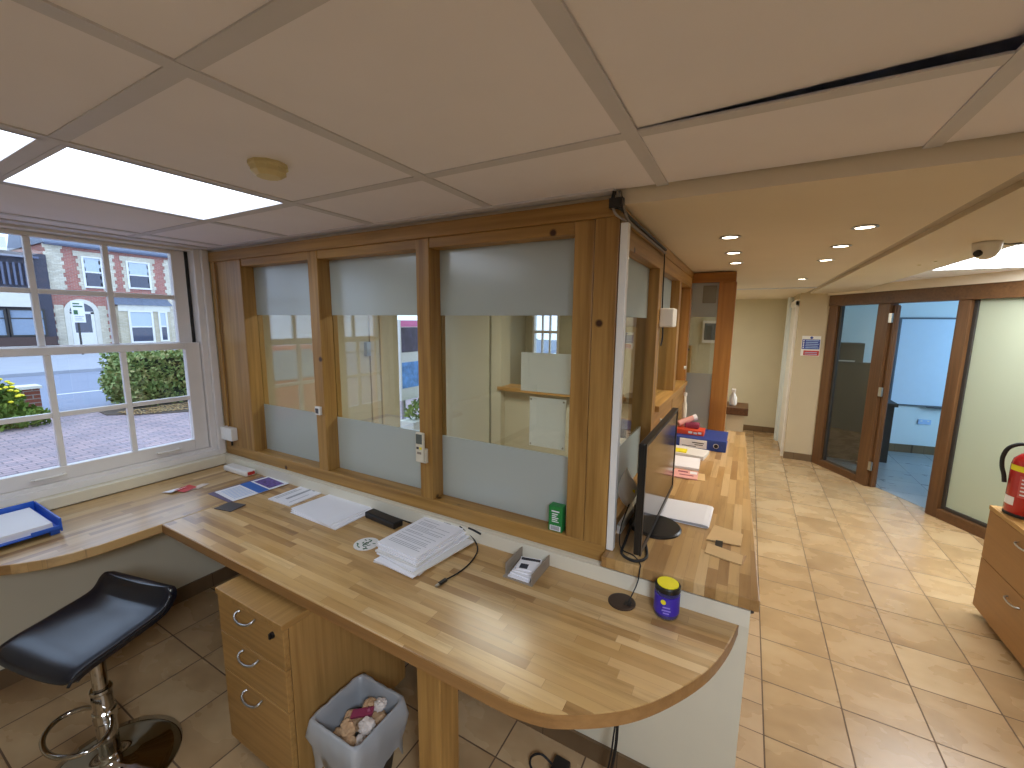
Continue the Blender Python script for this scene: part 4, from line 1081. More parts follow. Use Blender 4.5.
# card tray
cx, cy = -0.645, 1.285
tb = thing('card_tray', 'open grey cardboard tray holding cards near the green box', 'tray', (cx, cy, ZD))
X_0, X_1, Y_0, Y_1 = -0.703, -0.585, 1.205, 1.362
part('base', MB().box(X_0, X_1, Y_0, Y_1, ZD + 0.0005, ZD + 0.003), 'greycard', tb)
part('side_wall', MB().box(X_0, X_0 + 0.003, Y_0 + 0.02, Y_1, ZD + 0.003, ZD + 0.045).box(X_1 - 0.003, X_1, Y_0, Y_1, ZD + 0.003, ZD + 0.045).box(X_0 + 0.003, X_1 - 0.003, Y_1 - 0.003, Y_1, ZD + 0.003, ZD + 0.050), 'greycard', tb)
cdl = ['lowest white card in the cardboard tray', 'second white card in the cardboard tray', 'white card with dark bars in the cardboard tray', 'topmost card lying crooked in the cardboard tray']
for k in range(4):
    z_ = ZD + 0.0035 + k * 0.0045; x, y, rt = -0.646 + 0.004 * (k % 2), 1.272 + 0.008 * k, (0.02, -0.06, 0.10, 0.22)[k]
    o = sheet_thing('loose_card', cdl[k], 'card', x, y, z_, 0.082, 0.118 - 0.012 * k, rt, 'paper', 0.004, 'cards in the cardboard tray')
    if k >= 2:
        print_lines(o, x, y, z_ + 0.004, rt, [(-0.035, -0.015, 0.0, 0.07), (-0.01, 0.038, 0.02, 0.02)] if k == 2 else [(-0.036, 0.036, 0.028, 0.016), (-0.03, 0.0, -0.02, 0.03)], 'inkdark', 'print')
# green box on the sill
gb = thing('green_box', 'small green medicine carton standing on the screen sill', 'box', (-0.584, 1.412, 0.862))
gx0, gx1, gy0, gy1 = -0.612, -0.556, 1.394, 1.432
part('carton', MB().box(gx0, gx1, gy0, gy1, 0.8625, 0.962), 'green', gb, bevel=0.002)
b = MB().box(gx0 + 0.012, gx1 - 0.012, gy0 - 0.0008, gy0, 0.940, 0.945)
for k in range(5): b.box(gx0 + 0.014, gx1 - (0.014, 0.02, 0.016, 0.024, 0.018)[k], gy0 - 0.0008, gy0, 0.900 + k * 0.0075, 0.9035 + k * 0.0075)
part('lettering', b, 'paper', gb)
bc = part('barcode_panel', MB().box(gx0 + 0.006, gx1 - 0.006, gy0 - 0.0008, gy0, 0.866, 0.886), 'paper', gb)
b = MB()
for k in range(9): b.box(gx0 + 0.011 + k * 0.004, gx0 + 0.0128 + k * 0.004, gy0 - 0.0014, gy0 - 0.0008, 0.869, 0.884)
part('bars', b, 'inkdark', bc)
# jar with yellow lid
jx, jy = -0.158, 1.296
jr = thing('jar', 'glass jar with a yellow topped black lid and a violet label', 'jar', (jx, jy, ZD))
part('glass_body', MB().lathe([(0.034, 0.0005), (0.037, 0.004), (0.0375, 0.012), (0.0375, 0.083), (0.034, 0.089)], (jx, jy, ZD), 36), 'jarglass', jr, sm=True)
part('contents', MB().lathe([(0.030, 0.004), (0.035, 0.006), (0.035, 0.080), (0.030, 0.082)], (jx, jy, ZD), 30), plain('jar_contents', S(70, 60, 110), 0.6), jr)
lb = part('label', MB().lathe([(0.0379, 0.018), (0.0382, 0.018), (0.0382, 0.076), (0.0379, 0.076)], (jx, jy, ZD), 36), 'purplelabel', jr, 'violet label', sm=False)
dvec = Vector((-jx, -jy, 0)).normalized(); sv = Vector((-dvec.y, dvec.x, 0))
pc_ = Vector((jx, jy, ZD)) + (dvec * math.cos(0.25) - sv * math.sin(0.25)) * 0.0385
part('roundel', MB().cyl(pc_ + Vector((0, 0, 0.062)), pc_ + Vector((0, 0, 0.062)) + (dvec * math.cos(0.25) - sv * math.sin(0.25)) * 0.0008, 0.008, n=20), 'yellow', lb)
b = MB()
for z_, w_ in ((0.046, 0.022), (0.036, 0.026), (0.027, 0.018)):
    q_ = Vector((jx, jy, ZD + z_)) + dvec * 0.0384
    b.obox(q_, sv * w_ / 2, dvec * 0.0004, (0, 0, 0.002))
part('lettering', b, plain('label_lilac', S(150, 136, 220), 0.5), lb)
ld = part('lid', MB().lathe([(0.037, 0.088), (0.0385, 0.089), (0.0385, 0.102), (0.036, 0.105), (0.0, 0.105)], (jx, jy, ZD), 36), 'black', jr)
part('lid_disc', MB().lathe([(0.032, 0.105), (0.032, 0.108), (0.0, 0.109)], (jx, jy, ZD), 36), 'yellow', ld, 'yellow lid disc')

# ================================================================== FIXTURES ON THE SCREEN
jb = thing('junction_box', 'white junction box with conduit on the wide timber post', 'junction box', (-2.775, 1.37, 0.95))
part('box', MB().box(-2.835, -2.715, 1.345, 1.384, 0.905, 0.985), 'white', jb, bevel=0.004)
part('conduit', MB().cyl((-2.795, 1.376, 0.985), (-2.795, 1.376, 1.98), 0.006, n=10), 'pine_z', jb)
part('lower_cable', MB().cyl((-2.775, 1.376, 0.865), (-2.775, 1.376, 0.905), 0.006, n=10), 'rubber', jb)
ws = thing('wall_sensor', 'little white square sensor on the second timber post', 'sensor', (-1.912, 1.376, 1.185))
part('case', MB().box(-1.932, -1.892, 1.366, 1.383, 1.163, 1.207), 'white', ws, bevel=0.004)
part('display', MB().box(-1.924, -1.902, 1.3645, 1.366, 1.172, 1.198), 'slatecard', ws)
rm = thing('remote_control', 'cream air conditioning remote in a holder on the third timber post', 'remote', (-1.222, 1.372, 1.04))
part('holder', MB().box(-1.238, -1.190, 1.366, 1.383, 1.030, 1.095), 'cream_plastic', rm, bevel=0.003)
rb_ = part('handset', MB().box(-1.236, -1.193, 1.352, 1.366, 1.036, 1.170), 'cream_plastic', rm, bevel=0.004)
part('display', MB().box(-1.231, -1.198, 1.3505, 1.352, 1.120, 1.163), 'lcd', rb_)
part('button', MB().box(-1.229, -1.217, 1.3505, 1.352, 1.096, 1.106), 'slatecard', rb_)
part('button', MB().box(-1.212, -1.200, 1.3505, 1.352, 1.096, 1.106), 'yellow', rb_)
part('button', MB().box(-1.226, -1.203, 1.3505, 1.352, 1.074, 1.084), 'greycard', rb_)
tk = thing('cable_trunking', 'white plastic trunking down the corner of the screen', 'trunking', (-0.372, 1.40, 0.852))
part('cover', MB().box(-0.383, -0.358, 1.384, 1.412, 0.852, 1.965), 'white', tk, bevel=0.003)
part('skirting_run', MB().box(-0.383, -0.366, 1.52, 2.9, 0.851, 0.885), 'white', tk, bevel=0.002)
cbn = thing('cable_bundle', 'dark bundle of cables along the top rail of the screen', 'cable', (-0.372, 1.6, 1.96))
part('cable', MB().tube([(-0.40, 1.36, 2.055), (-0.405, 1.36, 2.02), (-0.375, 1.372, 2.0), (-0.369, 1.43, 1.990), (-0.371, 1.8, 1.990), (-0.371, 2.13, 1.990)], 0.006, sub=5), 'rubber', cbn, sm=True)
part('cable', MB().tube([(-0.385, 1.362, 2.055), (-0.372, 1.365, 2.01), (-0.368, 1.42, 1.975), (-0.370, 1.6, 1.974), (-0.371, 2.13, 1.975)], 0.005, sub=5), plain('grey_cable', S(120, 112, 104), 0.5), cbn, 'grey cable', sm=True)
part('drop_cable', MB().tube([(-0.376, 2.13, 1.985), (-0.3775, 2.15, 1.93), (-0.378, 2.16, 1.82), (-0.378, 2.17, 1.722)], 0.003, sub=5), 'rubber', cbn, sm=True)
part('drop_cable', MB().tube([(-0.405, 1.36, 2.01), (-0.392, 1.364, 1.985), (-0.371, 1.398, 1.9715)], 0.004), plain('grey_cable2', S(150, 142, 132), 0.5), cbn, sm=True)
part('clip', MB().box(-0.415, -0.372, 1.354, 1.375, 2.005, 2.035), 'black', cbn)
pb = thing('alarm_box', 'white sensor box on the corridor side of the screen', 'box', (-0.36, 2.19, 1.63))
part('case', MB().box(-0.384, -0.318, 2.14, 2.24, 1.632, 1.722), 'white', pb, bevel=0.006)
part('lead', MB().tube([(-0.374, 2.19, 1.632), (-0.374, 2.20, 1.58), (-0.378, 2.19, 1.54)], 0.004), 'rubber', pb, sm=True)
part('bracket', MB().box(-0.384, -0.372, 2.24, 2.60, 1.640, 1.690), 'pine_y', pb)
solo('hook_knob', 'white plastic knob fixed near the hatch sill', 'knob', MB().cyl((-0.384, 3.20, 1.34), (-0.370, 3.20, 1.34), 0.012, n=18), 'white', (-0.372, 3.2, 1.34))
# notices stuck behind the glass
n1 = thing('paper_notice', 'upper white landscape sheet taped to the bay beside the corner post', 'notice', (-0.66, 1.463, 1.38))
part('sheet', MB().box(-0.775, -0.545, 1.4615, 1.463, 1.381, 1.533), 'notice', n1)
n2 = thing('paper_notice', 'lower white portrait sheet taped to the bay beside the corner post', 'notice', (-0.66, 1.463, 1.163))
part('sheet', MB().box(-0.734, -0.581, 1.4615, 1.463, 1.163, 1.360), 'notice', n2)
for x in (-0.728, -0.590):
    for z in (1.17, 1.35):
        part('tack', MB().cyl((x, 1.4612, z), (x, 1.4615, z), 0.004, n=10), 'greycard', n2)
# lobby fittings seen through the clear bands
lbx = thing('door_entry_box', 'small white box on the lobby wall behind the screen', 'box', (-2.53, 3.585, 1.46))
part('case', MB().box(-2.59, -2.46, 3.56, 3.599, 1.44, 1.53), 'white', lbx, bevel=0.004)
part('window', MB().box(-2.56, -2.49, 3.557, 3.56, 1.50, 1.525), 'slatecard', lbx)
lsw = thing('light_switch', 'grey light switch on the lobby wall behind the screen', 'switch', (-2.45, 3.59, 1.12))
part('plate', MB().box(-2.49, -2.41, 3.588, 3.599, 1.08, 1.16), 'steel', lsw, bevel=0.002)
part('rocker', MB().box(-2.47, -2.43, 3.584, 3.588, 1.10, 1.14), 'slatecard', lsw)
kp = thing('keypad', 'white keypad on the edge of the open lobby door', 'keypad', (-2.88, 3.53, 1.4))
part('case', MB().box(-2.895, -2.865, 3.515, 3.534, 1.36, 1.47), 'white', kp, bevel=0.003)
part('knob', MB().cyl((-2.88, 3.515, 1.33), (-2.88, 3.46, 1.33), 0.028, n=18), 'black', kp)
# on the wall behind the narrow return panel
vp = thing('wall_picture', 'grey rectangular panel in a pale frame behind the narrow glazed return', 'picture', (-0.34, 4.69, 1.5))
part('frame', MB().box(-0.41, -0.27, 4.675, 4.699, 1.46, 1.68), 'whiteframe', vp)
part('panel', MB().box(-0.395, -0.285, 4.672, 4.675, 1.49, 1.655), plain('slate_panel', S(88, 96, 100), 0.4), vp)
wb_ = thing('wall_cupboard', 'brown wooden box on the wall behind the narrow glazed return', 'cupboard', (-0.57, 4.66, 1.16))
part('case', MB().box(-0.64, -0.50, 4.62, 4.699, 1.15, 1.43), 'veneer_z', wb_, bevel=0.003)
part('lock', MB().cyl((-0.525, 4.62, 1.39), (-0.525, 4.612, 1.39), 0.012, n=14), 'black', wb_)
solo('plate_stand_in', 'grey plate added on the narrow glazed return for a rectangle seen through it', 'plate', MB().box(-0.318, -0.228, 3.430, 3.4395, 1.80, 1.925), plain('grey_plate', S(140, 138, 124), 0.5), (-0.27, 3.435, 1.8), bevel=0.003)  # stands in for a faint rectangle behind the frosted top pane

# ================================================================== MONITOR AND THE REST OF THE COUNTER
ZK = 0.850
mo = thing('computer_monitor', 'black flat monitor seen edge-on on the raised counter', 'monitor', (-0.25, 1.66, ZK))
ym0, ym1, zm0, zm1 = 1.335, 2.015, 0.888, 1.270
part('casing', MB().box(-0.278, -0.258, ym0, ym1, zm0, zm1), 'black', mo, bevel=0.004)
part('bezel', MB().box(-0.258, -0.253, ym0, ym1, zm0, zm0 + 0.018).box(-0.258, -0.253, ym0, ym1, zm1 - 0.012, zm1).box(-0.258, -0.253, ym0, ym0 + 0.012, zm0 + 0.018, zm1 - 0.012).box(-0.258, -0.253, ym1 - 0.012, ym1, zm0 + 0.018, zm1 - 0.012), 'black', mo)
part('screen', MB().box(-0.258, -0.2555, ym0 + 0.012, ym1 - 0.012, zm0 + 0.018, zm1 - 0.012), 'screen', mo)
part('back_bulge', MB().box(-0.312, -0.278, ym0 + 0.18, ym1 - 0.18, zm0 + 0.04, zm1 - 0.08), 'black', mo, bevel=0.01)
part('stand', MB().box(-0.330, -0.312, 1.65, 1.75, ZK + 0.012, 1.05), 'black', mo, bevel=0.004)
part('base', MB().lathe([(0.099, 0.0005), (0.099, 0.006), (0.093, 0.011), (0.0, 0.012)], (-0.265, 1.650, ZK), 48), 'black', mo)
mc = thing('monitor_cable', 'black cables looping behind the monitor and down into the desk grommet', 'cable', (-0.33, 1.42, ZK))
part('lead', MB().tube([(-0.305, 1.62, 1.02), (-0.318, 1.54, 0.95), (-0.330, 1.45, 0.87), (-0.325, 1.38, 0.856), (-0.275, 1.355, 0.856), (-0.245, 1.400, 0.857), (-0.272, 1.50, 0.86), (-0.31, 1.60, 0.90), (-0.31, 1.64, 0.97)], 0.005), 'rubber', mc, sm=True)
part('lead', MB().tube([(-0.34, 1.52, 0.98), (-0.352, 1.46, 0.91), (-0.335, 1.40, 0.865), (-0.285, 1.385, 0.857), (-0.255, 1.345, 0.8565), (-0.252, 1.331, 0.848), (-0.256, 1.322, 0.80), (-0.272, 1.280, 0.752)], 0.0022), 'rubber', mc, sm=True)
part('plug', MB().box(-0.325, -0.298, 1.535, 1.565, 0.93, 0.975), 'black', mc, bevel=0.004)
# curled bill behind the monitor
cl = MB()
Lc = smooth([Vector(p) for p in ((-0.374, 1.600, 1.090), (-0.394, 1.592, 1.045), (-0.400, 1.584, 0.993), (-0.382, 1.572, 0.962), (-0.350, 1.560, 0.945))], 5, False)
Rc = smooth([Vector(p) for p in ((-0.371, 1.601, 1.090), (-0.360, 1.606, 1.066), (-0.347, 1.610, 1.042), (-0.334, 1.606, 1.018), (-0.332, 1.590, 0.985))], 5, False)
n = len(Lc) - 1; vs = []
for p, q_ in zip(Lc, Rc): vs += [p, (p + q_) / 2 + Vector((0, -0.004, 0)), q_]
cl._add(vs, [f for k in range(n) for f in ((3 * k, 3 * k + 1, 3 * k + 4, 3 * k + 3), (3 * k + 1, 3 * k + 2, 3 * k + 5, 3 * k + 4))])
bl = thing('curled_paper', 'curled printed paper propped between the monitor and the screen', 'paper', (-0.36, 1.70, 0.90))
o = part('sheet', cl, 'notice', bl, sm=True)
so_ = o.modifiers.new('thick', 'SOLIDIFY'); so_.thickness = 0.001
part('yellow_mark', MB().obox((-0.342, 1.594, 1.000), (0.005, 0, 0), (0, 0.0006, 0.002), (0, 0.001, 0.006)), 'yellow', bl)
# folded paper stack with rounded end
fp = thing('folded_papers', 'white folded paper booklet lying flat in front of the monitor base', 'paper', (-0.19, 1.84, ZK))
vs = []; fs_ = []
prof_ = [(-0.33, 0.001), (-0.10, 0.001), (-0.082, 0.003), (-0.076, 0.008), (-0.082, 0.014), (-0.10, 0.016), (-0.18, 0.013), (-0.34, 0.007)]
o = part('booklet', MB().prism3([(x, 1.735 + 0.10 * (-(x + 0.075)) * 0.25, ZK + z) for x, z in prof_], (0.004, 0.205, 0)), 'paper', fp)
part('edge', MB().prism3([(x - 0.001, 1.733 + 0.10 * (-(x + 0.075)) * 0.25, ZK + z * 0.75 + 0.002) for x, z in prof_[2:]], (0, 0.0015, 0)), 'ink', fp)
# cardboard phone holder
ph = thing('folded_card', 'tan folded card with a dark slot near the counter edge', 'card', (-0.018, 1.65, ZK))
part('far_flap', MB().prism3([(-0.078, 1.640, ZK + 0.003), (0.036, 1.650, ZK + 0.003), (0.042, 1.735, ZK + 0.010), (-0.058, 1.760, ZK + 0.012)], (0, 0, 0.003)), 'cardpale', ph)
part('near_flap', MB().prism3([(-0.075, 1.540, ZK + 0.001), (0.040, 1.516, ZK + 0.001), (0.044, 1.566, ZK + 0.010), (-0.070, 1.598, ZK + 0.010)], (0, 0, 0.003)), 'cardpale', ph)
part('slot', MB().box(-0.046, -0.022, 1.585, 1.652, ZK + 0.001, ZK + 0.0065), 'black', ph)
part('side_flap', MB().prism3([(0.042, 1.518, ZK + 0.001), (0.044, 1.566, ZK + 0.009), (0.052, 1.600, ZK + 0.001)], (0.003, 0, 0)), 'card', ph)
# pink leaflet and its envelope
pk = sheet_thing('envelope', 'yellow envelope corner under the pink leaflet on the counter', 'envelope', -0.235, 2.33, ZK + 0.0005, 0.19, 0.11, 0.1, 'cardpale', 0.002)
pk = sheet_thing('pink_leaflet', 'pink printed leaflet lying open beyond the monitor', 'leaflet', -0.235, 2.335, ZK + 0.003, 0.12, 0.13, 0.05, 'pink', 0.004)
print_lines(pk, -0.235, 2.335, ZK + 0.0072, 0.05, [(-0.04, 0.01, 0.03, 0.02), (-0.03, 0.04, -0.02, 0.012)], 'maroon', 'print')
print_lines(pk, -0.235, 2.335, ZK + 0.0073, 0.05, [(0.02, 0.055, 0.03, 0.04)], 'paper', 'white_panel')
sheet_thing('white_sheaf', 'rounded white sheaf in front of the blue lever arch file', 'paper', -0.295, 2.53, ZK + 0.0005, 0.22, 0.20, 0.05, 'paper', 0.012)
sheet_thing('white_pad', 'white paper pad half under the blue lever arch file', 'pad', -0.265, 2.735, ZK + 0.0005, 0.20, 0.16, -0.12, 'paper2', 0.022)
sheet_thing('sticky_note', 'bright yellow sticky note pad before the blue file', 'note', -0.325, 2.705, ZK + 0.023, 0.10, 0.07, 0.0, 'yellow', 0.006)
# blue lever arch file
bf = thing('lever_arch_file', 'blue lever arch file lying on its side at the far end of the counter', 'file', (-0.24, 3.0, ZK))
part('cover', MB().box(-0.385 + 0.012, -0.068, 2.88, 3.17, ZK + 0.001, ZK + 0.006).box(-0.373, -0.068, 2.88, 3.17, ZK + 0.064, ZK + 0.069).box(-0.373, -0.068, 2.876, 2.880, ZK + 0.001, ZK + 0.069), 'bluebinder', bf, bevel=0.0015)
part('pages', MB().box(-0.368, -0.078, 2.90, 3.15, ZK + 0.007, ZK + 0.058), 'paper', bf)
lb = part('spine_label', MB().box(-0.340, -0.178, 2.8745, 2.876, ZK + 0.008, ZK + 0.062), 'paper', bf)
part('lettering', MB().box(-0.265, -0.195, 2.8738, 2.8745, ZK + 0.038, ZK + 0.044).box(-0.250, -0.20, 2.8738, 2.8745, ZK + 0.026, ZK + 0.031).box(-0.325, -0.24, 2.8738, 2.8745, ZK + 0.014, ZK + 0.018), 'inkdark', lb)
part('finger_ring', MB().tube([(-0.125 + 0.014 * math.cos(a), 2.8745, ZK + 0.035 + 0.014 * math.sin(a)) for a in [2 * PI * k / 14 for k in range(14)]], 0.0025, closed=True, sub=1), 'steel', bf)
part('finger_hole', MB().cyl((-0.125, 2.8755, ZK + 0.035), (-0.125, 2.8735, ZK + 0.035), 0.012, n=18), 'black', bf)
rx = thing('orange_box', 'orange printed box lying on the blue lever arch file', 'box', (-0.29, 3.0, ZK + 0.069))
part('carton', MB().box(-0.375, -0.205, 2.95, 3.06, ZK + 0.0695, ZK + 0.103), 'orange_paper', rx, bevel=0.002)
part('lettering', MB().box(-0.30, -0.275, 2.9492, 2.95, ZK + 0.08, ZK + 0.094).box(-0.268, -0.245, 2.9492, 2.95, ZK + 0.078, ZK + 0.09).box(-0.24, -0.22, 2.9492, 2.95, ZK + 0.08, ZK + 0.094), 'paper', rx)
rl = thing('paper_roll', 'pink and white rolled paper lying on the orange box', 'roll', (-0.33, 3.02, ZK + 0.103))
part('roll', MB().cyl((-0.385 + 0.015, 2.99, ZK + 0.128), (-0.285, 3.045, ZK + 0.165), 0.020, n=18), 'pink', rl)
part('white_end', MB().cyl((-0.286, 3.044, ZK + 0.1645), (-0.266, 3.055, ZK + 0.172), 0.021, n=18), 'paper', rl)
part('support_pad', MB().box(-0.33, -0.24, 2.99, 3.055, ZK + 0.1035, ZK + 0.138), 'maroon', rl, bevel=0.008)
pbt = thing('pump_bottle', 'slim cream bottle standing behind the orange box', 'bottle', (-0.352, 3.11, ZK + 0.069))
part('bottle', MB().lathe([(0.015, 0.0), (0.016, 0.01), (0.016, 0.17), (0.008, 0.20), (0.008, 0.235)], (-0.352, 3.11, ZK + 0.0695), 18), 'sillwhite', pbt, sm=True)
part('cap', MB().lathe([(0.012, 0.235), (0.012, 0.255), (0.0, 0.257)], (-0.352, 3.11, ZK + 0.0695), 18), 'white', pbt)
pin = thing('push_knob', 'small white hook on the apron board above the monitor', 'hook', (-0.378, 2.36, 1.10))
part('stem', MB().cyl((-0.386, 2.36, 1.125), (-0.362, 2.36, 1.125), 0.009, n=14), 'white', pin)
part('disc', MB().cyl((-0.362, 2.36, 1.125), (-0.354, 2.36, 1.125), 0.022, n=18).box(-0.362, -0.354, 2.348, 2.372, 1.07, 1.125), 'white', pin)

# ================================================================== RIGHT SIDE: CABINET, EXTINGUISHER, SIGN, OFFICE
cb_ = thing('filing_cabinet', 'wide light oak cabinet with steel bow handles at the right edge', 'cabinet', (1.50, 2.62, 0))
cx0, cx1, cy0, cy1, ch = 1.262, 1.72, 1.95, 3.275, 0.66
part('carcass', MB().box(cx0 + 0.021, cx1, cy0, cy1 - 0.003, 0.05, ch - 0.026), 'cabinet_z', cb_, bevel=0.002)
part('plinth', MB().box(cx0 + 0.05, cx1 - 0.03, cy0 + 0.04, cy1 - 0.04, 0, 0.05), 'darkfurn', cb_)
part('top', MB().box(cx0 - 0.004, cx1 + 0.003, cy0 - 0.003, cy1, ch - 0.025, ch), 'veneer_y', cb_, bevel=0.003)
for (a, b_) in ((2.615, 3.272), (1.953, 2.611)):
    for (z0, z1, hz) in ((0.352, 0.632, 0.578), (0.052, 0.348, 0.282)):
        d_ = part('drawer', MB().box(cx0, cx0 + 0.020, a, b_, z0, z1), 'cabinet_y', cb_, bevel=0.002)
        ym = (a + b_) / 2 - 0.035
        part('handle', MB().tube([(cx0, ym - 0.055, hz + 0.006), (cx0 - 0.014, ym - 0.048, hz + 0.003), (cx0 - 0.020, ym - 0.02, hz), (cx0 - 0.020, ym + 0.02, hz), (cx0 - 0.014, ym + 0.048, hz + 0.003), (cx0, ym + 0.055, hz + 0.006)], 0.0045), 'steel', d_, 'brushed metal bow handle', sm=True)
ex, ey = 1.352, 3.165
fe = thing('fire_extinguisher', 'red fire extinguisher with a black hose standing on the cabinet', 'fire extinguisher', (ex, ey, ch))
fcyl = part('cylinder', MB().lathe([(0.074, 0.0005), (0.080, 0.010), (0.080, 0.270), (0.074, 0.302), (0.052, 0.328), (0.026, 0.340), (0.024, 0.350)], (ex, ey, ch), 40), 'fire_red', fe, sm=True)
def wraplabel(z0, z1, a0, a1, m_, name, rr=0.0808):
    b = MB(); vs = []; n = 8
    for k in range(n + 1):
        a = a0 + (a1 - a0) * k / n
        for z in (z0, z1): vs.append((ex + rr * math.cos(a), ey + rr * math.sin(a), ch + z))
    b._add(vs, [(2 * k, 2 * k + 2, 2 * k + 3, 2 * k + 1) for k in range(n)])
    o = part(name, b, m_, fcyl); return o
A = math.atan2(-ey, -ex)
wraplabel(0.245, 0.275, A - 1.25, A - 0.35, 'yellow', 'yellow_label')
wraplabel(0.060, 0.105, A - 1.35, A - 0.6, 'paper', 'white_label')
wraplabel(0.110, 0.225, A - 0.5, A + 0.7, plain('red_label', S(196, 84, 80), 0.5), 'instruction_panel')
for k in range(5):
    wraplabel(0.122 + k * 0.020, 0.130 + k * 0.020, A - 0.40, A + 0.5 - 0.1 * (k % 3), 'paper', 'instruction_line', 0.0812)
part('valve', MB().cyl((ex, ey, ch + 0.348), (ex, ey, ch + 0.392), 0.020, n=18), 'steel', fe)
part('lever', MB().obox((ex + 0.030, ey + 0.010, ch + 0.408), (0.062, 0.015, 0.016), (-0.004, 0.011, 0), (0, 0, 0.004)).obox((ex + 0.03, ey + 0.01, ch + 0.382), (0.055, 0.013, -0.008), (-0.004, 0.010, 0), (0, 0, 0.003)), 'black', fe)
hd2 = Vector((-0.90, 0.20, 0)).normalized()
def hp(d, z): p = Vector((ex, ey, 0)) + hd2 * d; return (p.x, p.y, ch + z)
part('hose', MB().tube([hp(0.015, 0.374), hp(0.055, 0.382), hp(0.096, 0.355), hp(0.112, 0.305), hp(0.110, 0.25), hp(0.098, 0.205), hp(0.092, 0.165)], 0.0095, n=12), 'rubber', fe, sm=True)
part('gauge', MB().cyl((ex - 0.012, ey - 0.020, ch + 0.370), (ex - 0.018, ey - 0.034, ch + 0.370), 0.013, n=18), 'white', fe)
part('base_ring', MB().lathe([(0.0765, 0.0005), (0.0815, 0.004), (0.0815, 0.016), (0.0805, 0.018)], (ex, ey, ch), 40), 'rubber', fe)
# fire action notice
fs2 = thing('fire_action_sign', 'blue and red fire action notice on the tan wall end', 'sign', (0.652, 6.09, 1.28))
part('plate', MB().box(0.558, 0.742, 6.092, 6.099, 1.285, 1.520), 'white', fs2)
part('blue_panel', MB().box(0.563, 0.737, 6.0905, 6.092, 1.365, 1.480), 'signblue', fs2)
part('red_panel', MB().box(0.585, 0.737, 6.0905, 6.092, 1.290, 1.348), 'red', fs2)
part('symbol', MB().cyl((0.652, 6.092, 1.500), (0.652, 6.0905, 1.500), 0.015, n=18), 'signblue', fs2)
b = MB()
for k in range(5): b.box(0.598, 0.728 - 0.01 * (k % 2), 6.0897, 6.0905, 1.378 + k * 0.021, 1.386 + k * 0.021)
for k in range(2): b.box(0.598, 0.720, 6.0897, 6.0905, 1.302 + k * 0.02, 1.309 + k * 0.02)
part('lettering', b, 'paleblue', fs2)
b = MB()
for k in range(5): b.cyl((0.578, 6.092, 1.382 + k * 0.021), (0.578, 6.0897, 1.382 + k * 0.021), 0.007, n=10)
part('pictograms', b, 'paper', fs2)
# whiteboard and socket in the office
wbd = thing('whiteboard', 'large whiteboard on the lit office wall', 'whiteboard', tuple(bw0 + bd * 0.7 + Vector((0, 0, 0.62))))
part('board', ob(MB(), 0.05, 1.6, -0.018, -0.004, 0.645, 1.735), 'whiteboard', wbd)
part('frame', ob(ob(ob(ob(MB(), 0.03, 0.05, -0.022, -0.002, 0.625, 1.755), 1.6, 1.62, -0.022, -0.002, 0.625, 1.755), 0.05, 1.6, -0.022, -0.002, 1.735, 1.755), 0.05, 1.6, -0.022, -0.002, 0.625, 0.645), plain('frame_grey', S(92, 96, 104), 0.4), wbd)
part('pen_tray', ob(MB(), 0.42, 0.9, -0.07, -0.022, 0.618, 0.630), 'frame_grey' if 'frame_grey' in M else 'slatecard', wbd)
sk = thing('wall_socket', 'double socket below the whiteboard on the office wall', 'socket', tuple(bw0 + bd * 0.43 + Vector((0, 0, 0.40))))
part('plate', ob(MB(), 0.37, 0.50, -0.012, -0.001, 0.395, 0.455), 'blueink' if False else 'paleblue', sk)
part('switches', ob(ob(MB(), 0.39, 0.41, -0.015, -0.012, 0.43, 0.445), 0.46, 0.48, -0.015, -0.012, 0.43, 0.445), 'white', sk)
# dark furniture seen through the clear pane
dsk = thing('office_desk', 'dark office desk seen through the clear diagonal pane', 'desk', (1.15, 6.70, 0))
part('top', MB().box(0.86, 1.60, 6.45, 6.95, 0.70, 0.74), 'darkfurn', dsk)
part('modesty_panel', MB().box(0.88, 1.58, 6.50, 6.53, 0.004, 0.70), 'darkfurn', dsk)
part('side_panel', MB().box(0.86, 0.89, 6.53, 6.95, 0.004, 0.70), 'darkfurn', dsk)
osc = thing('desk_screen', 'dark grey upright panel low behind the clear diagonal pane', 'screen', (1.1, 6.32, 0))
part('panel', MB().box(0.84, 1.36, 6.30, 6.335, 0.03, 1.22), 'darkfurn', osc, bevel=0.004)
part('foot', MB().box(0.88, 0.94, 6.24, 6.40, 0.0035, 0.03), 'steel', osc)
part('foot', MB().box(1.26, 1.32, 6.24, 6.40, 0.0035, 0.03), 'steel', osc)
bkc = thing('dark_cabinet', 'dark cabinet with pale paper edges seen through the clear diagonal pane', 'cabinet', (1.07, 6.79, 0.74))
part('case', MB().box(0.90, 1.26, 6.66, 6.92, 0.741, 1.43), 'darkfurn', bkc)
part('paper_edge', MB().box(0.93, 1.18, 6.655, 6.66, 1.20, 1.215).box(0.92, 1.22, 6.655, 6.66, 1.08, 1.095).box(0.93, 1.14, 6.655, 6.66, 1.14, 1.15), 'paper2', bkc)

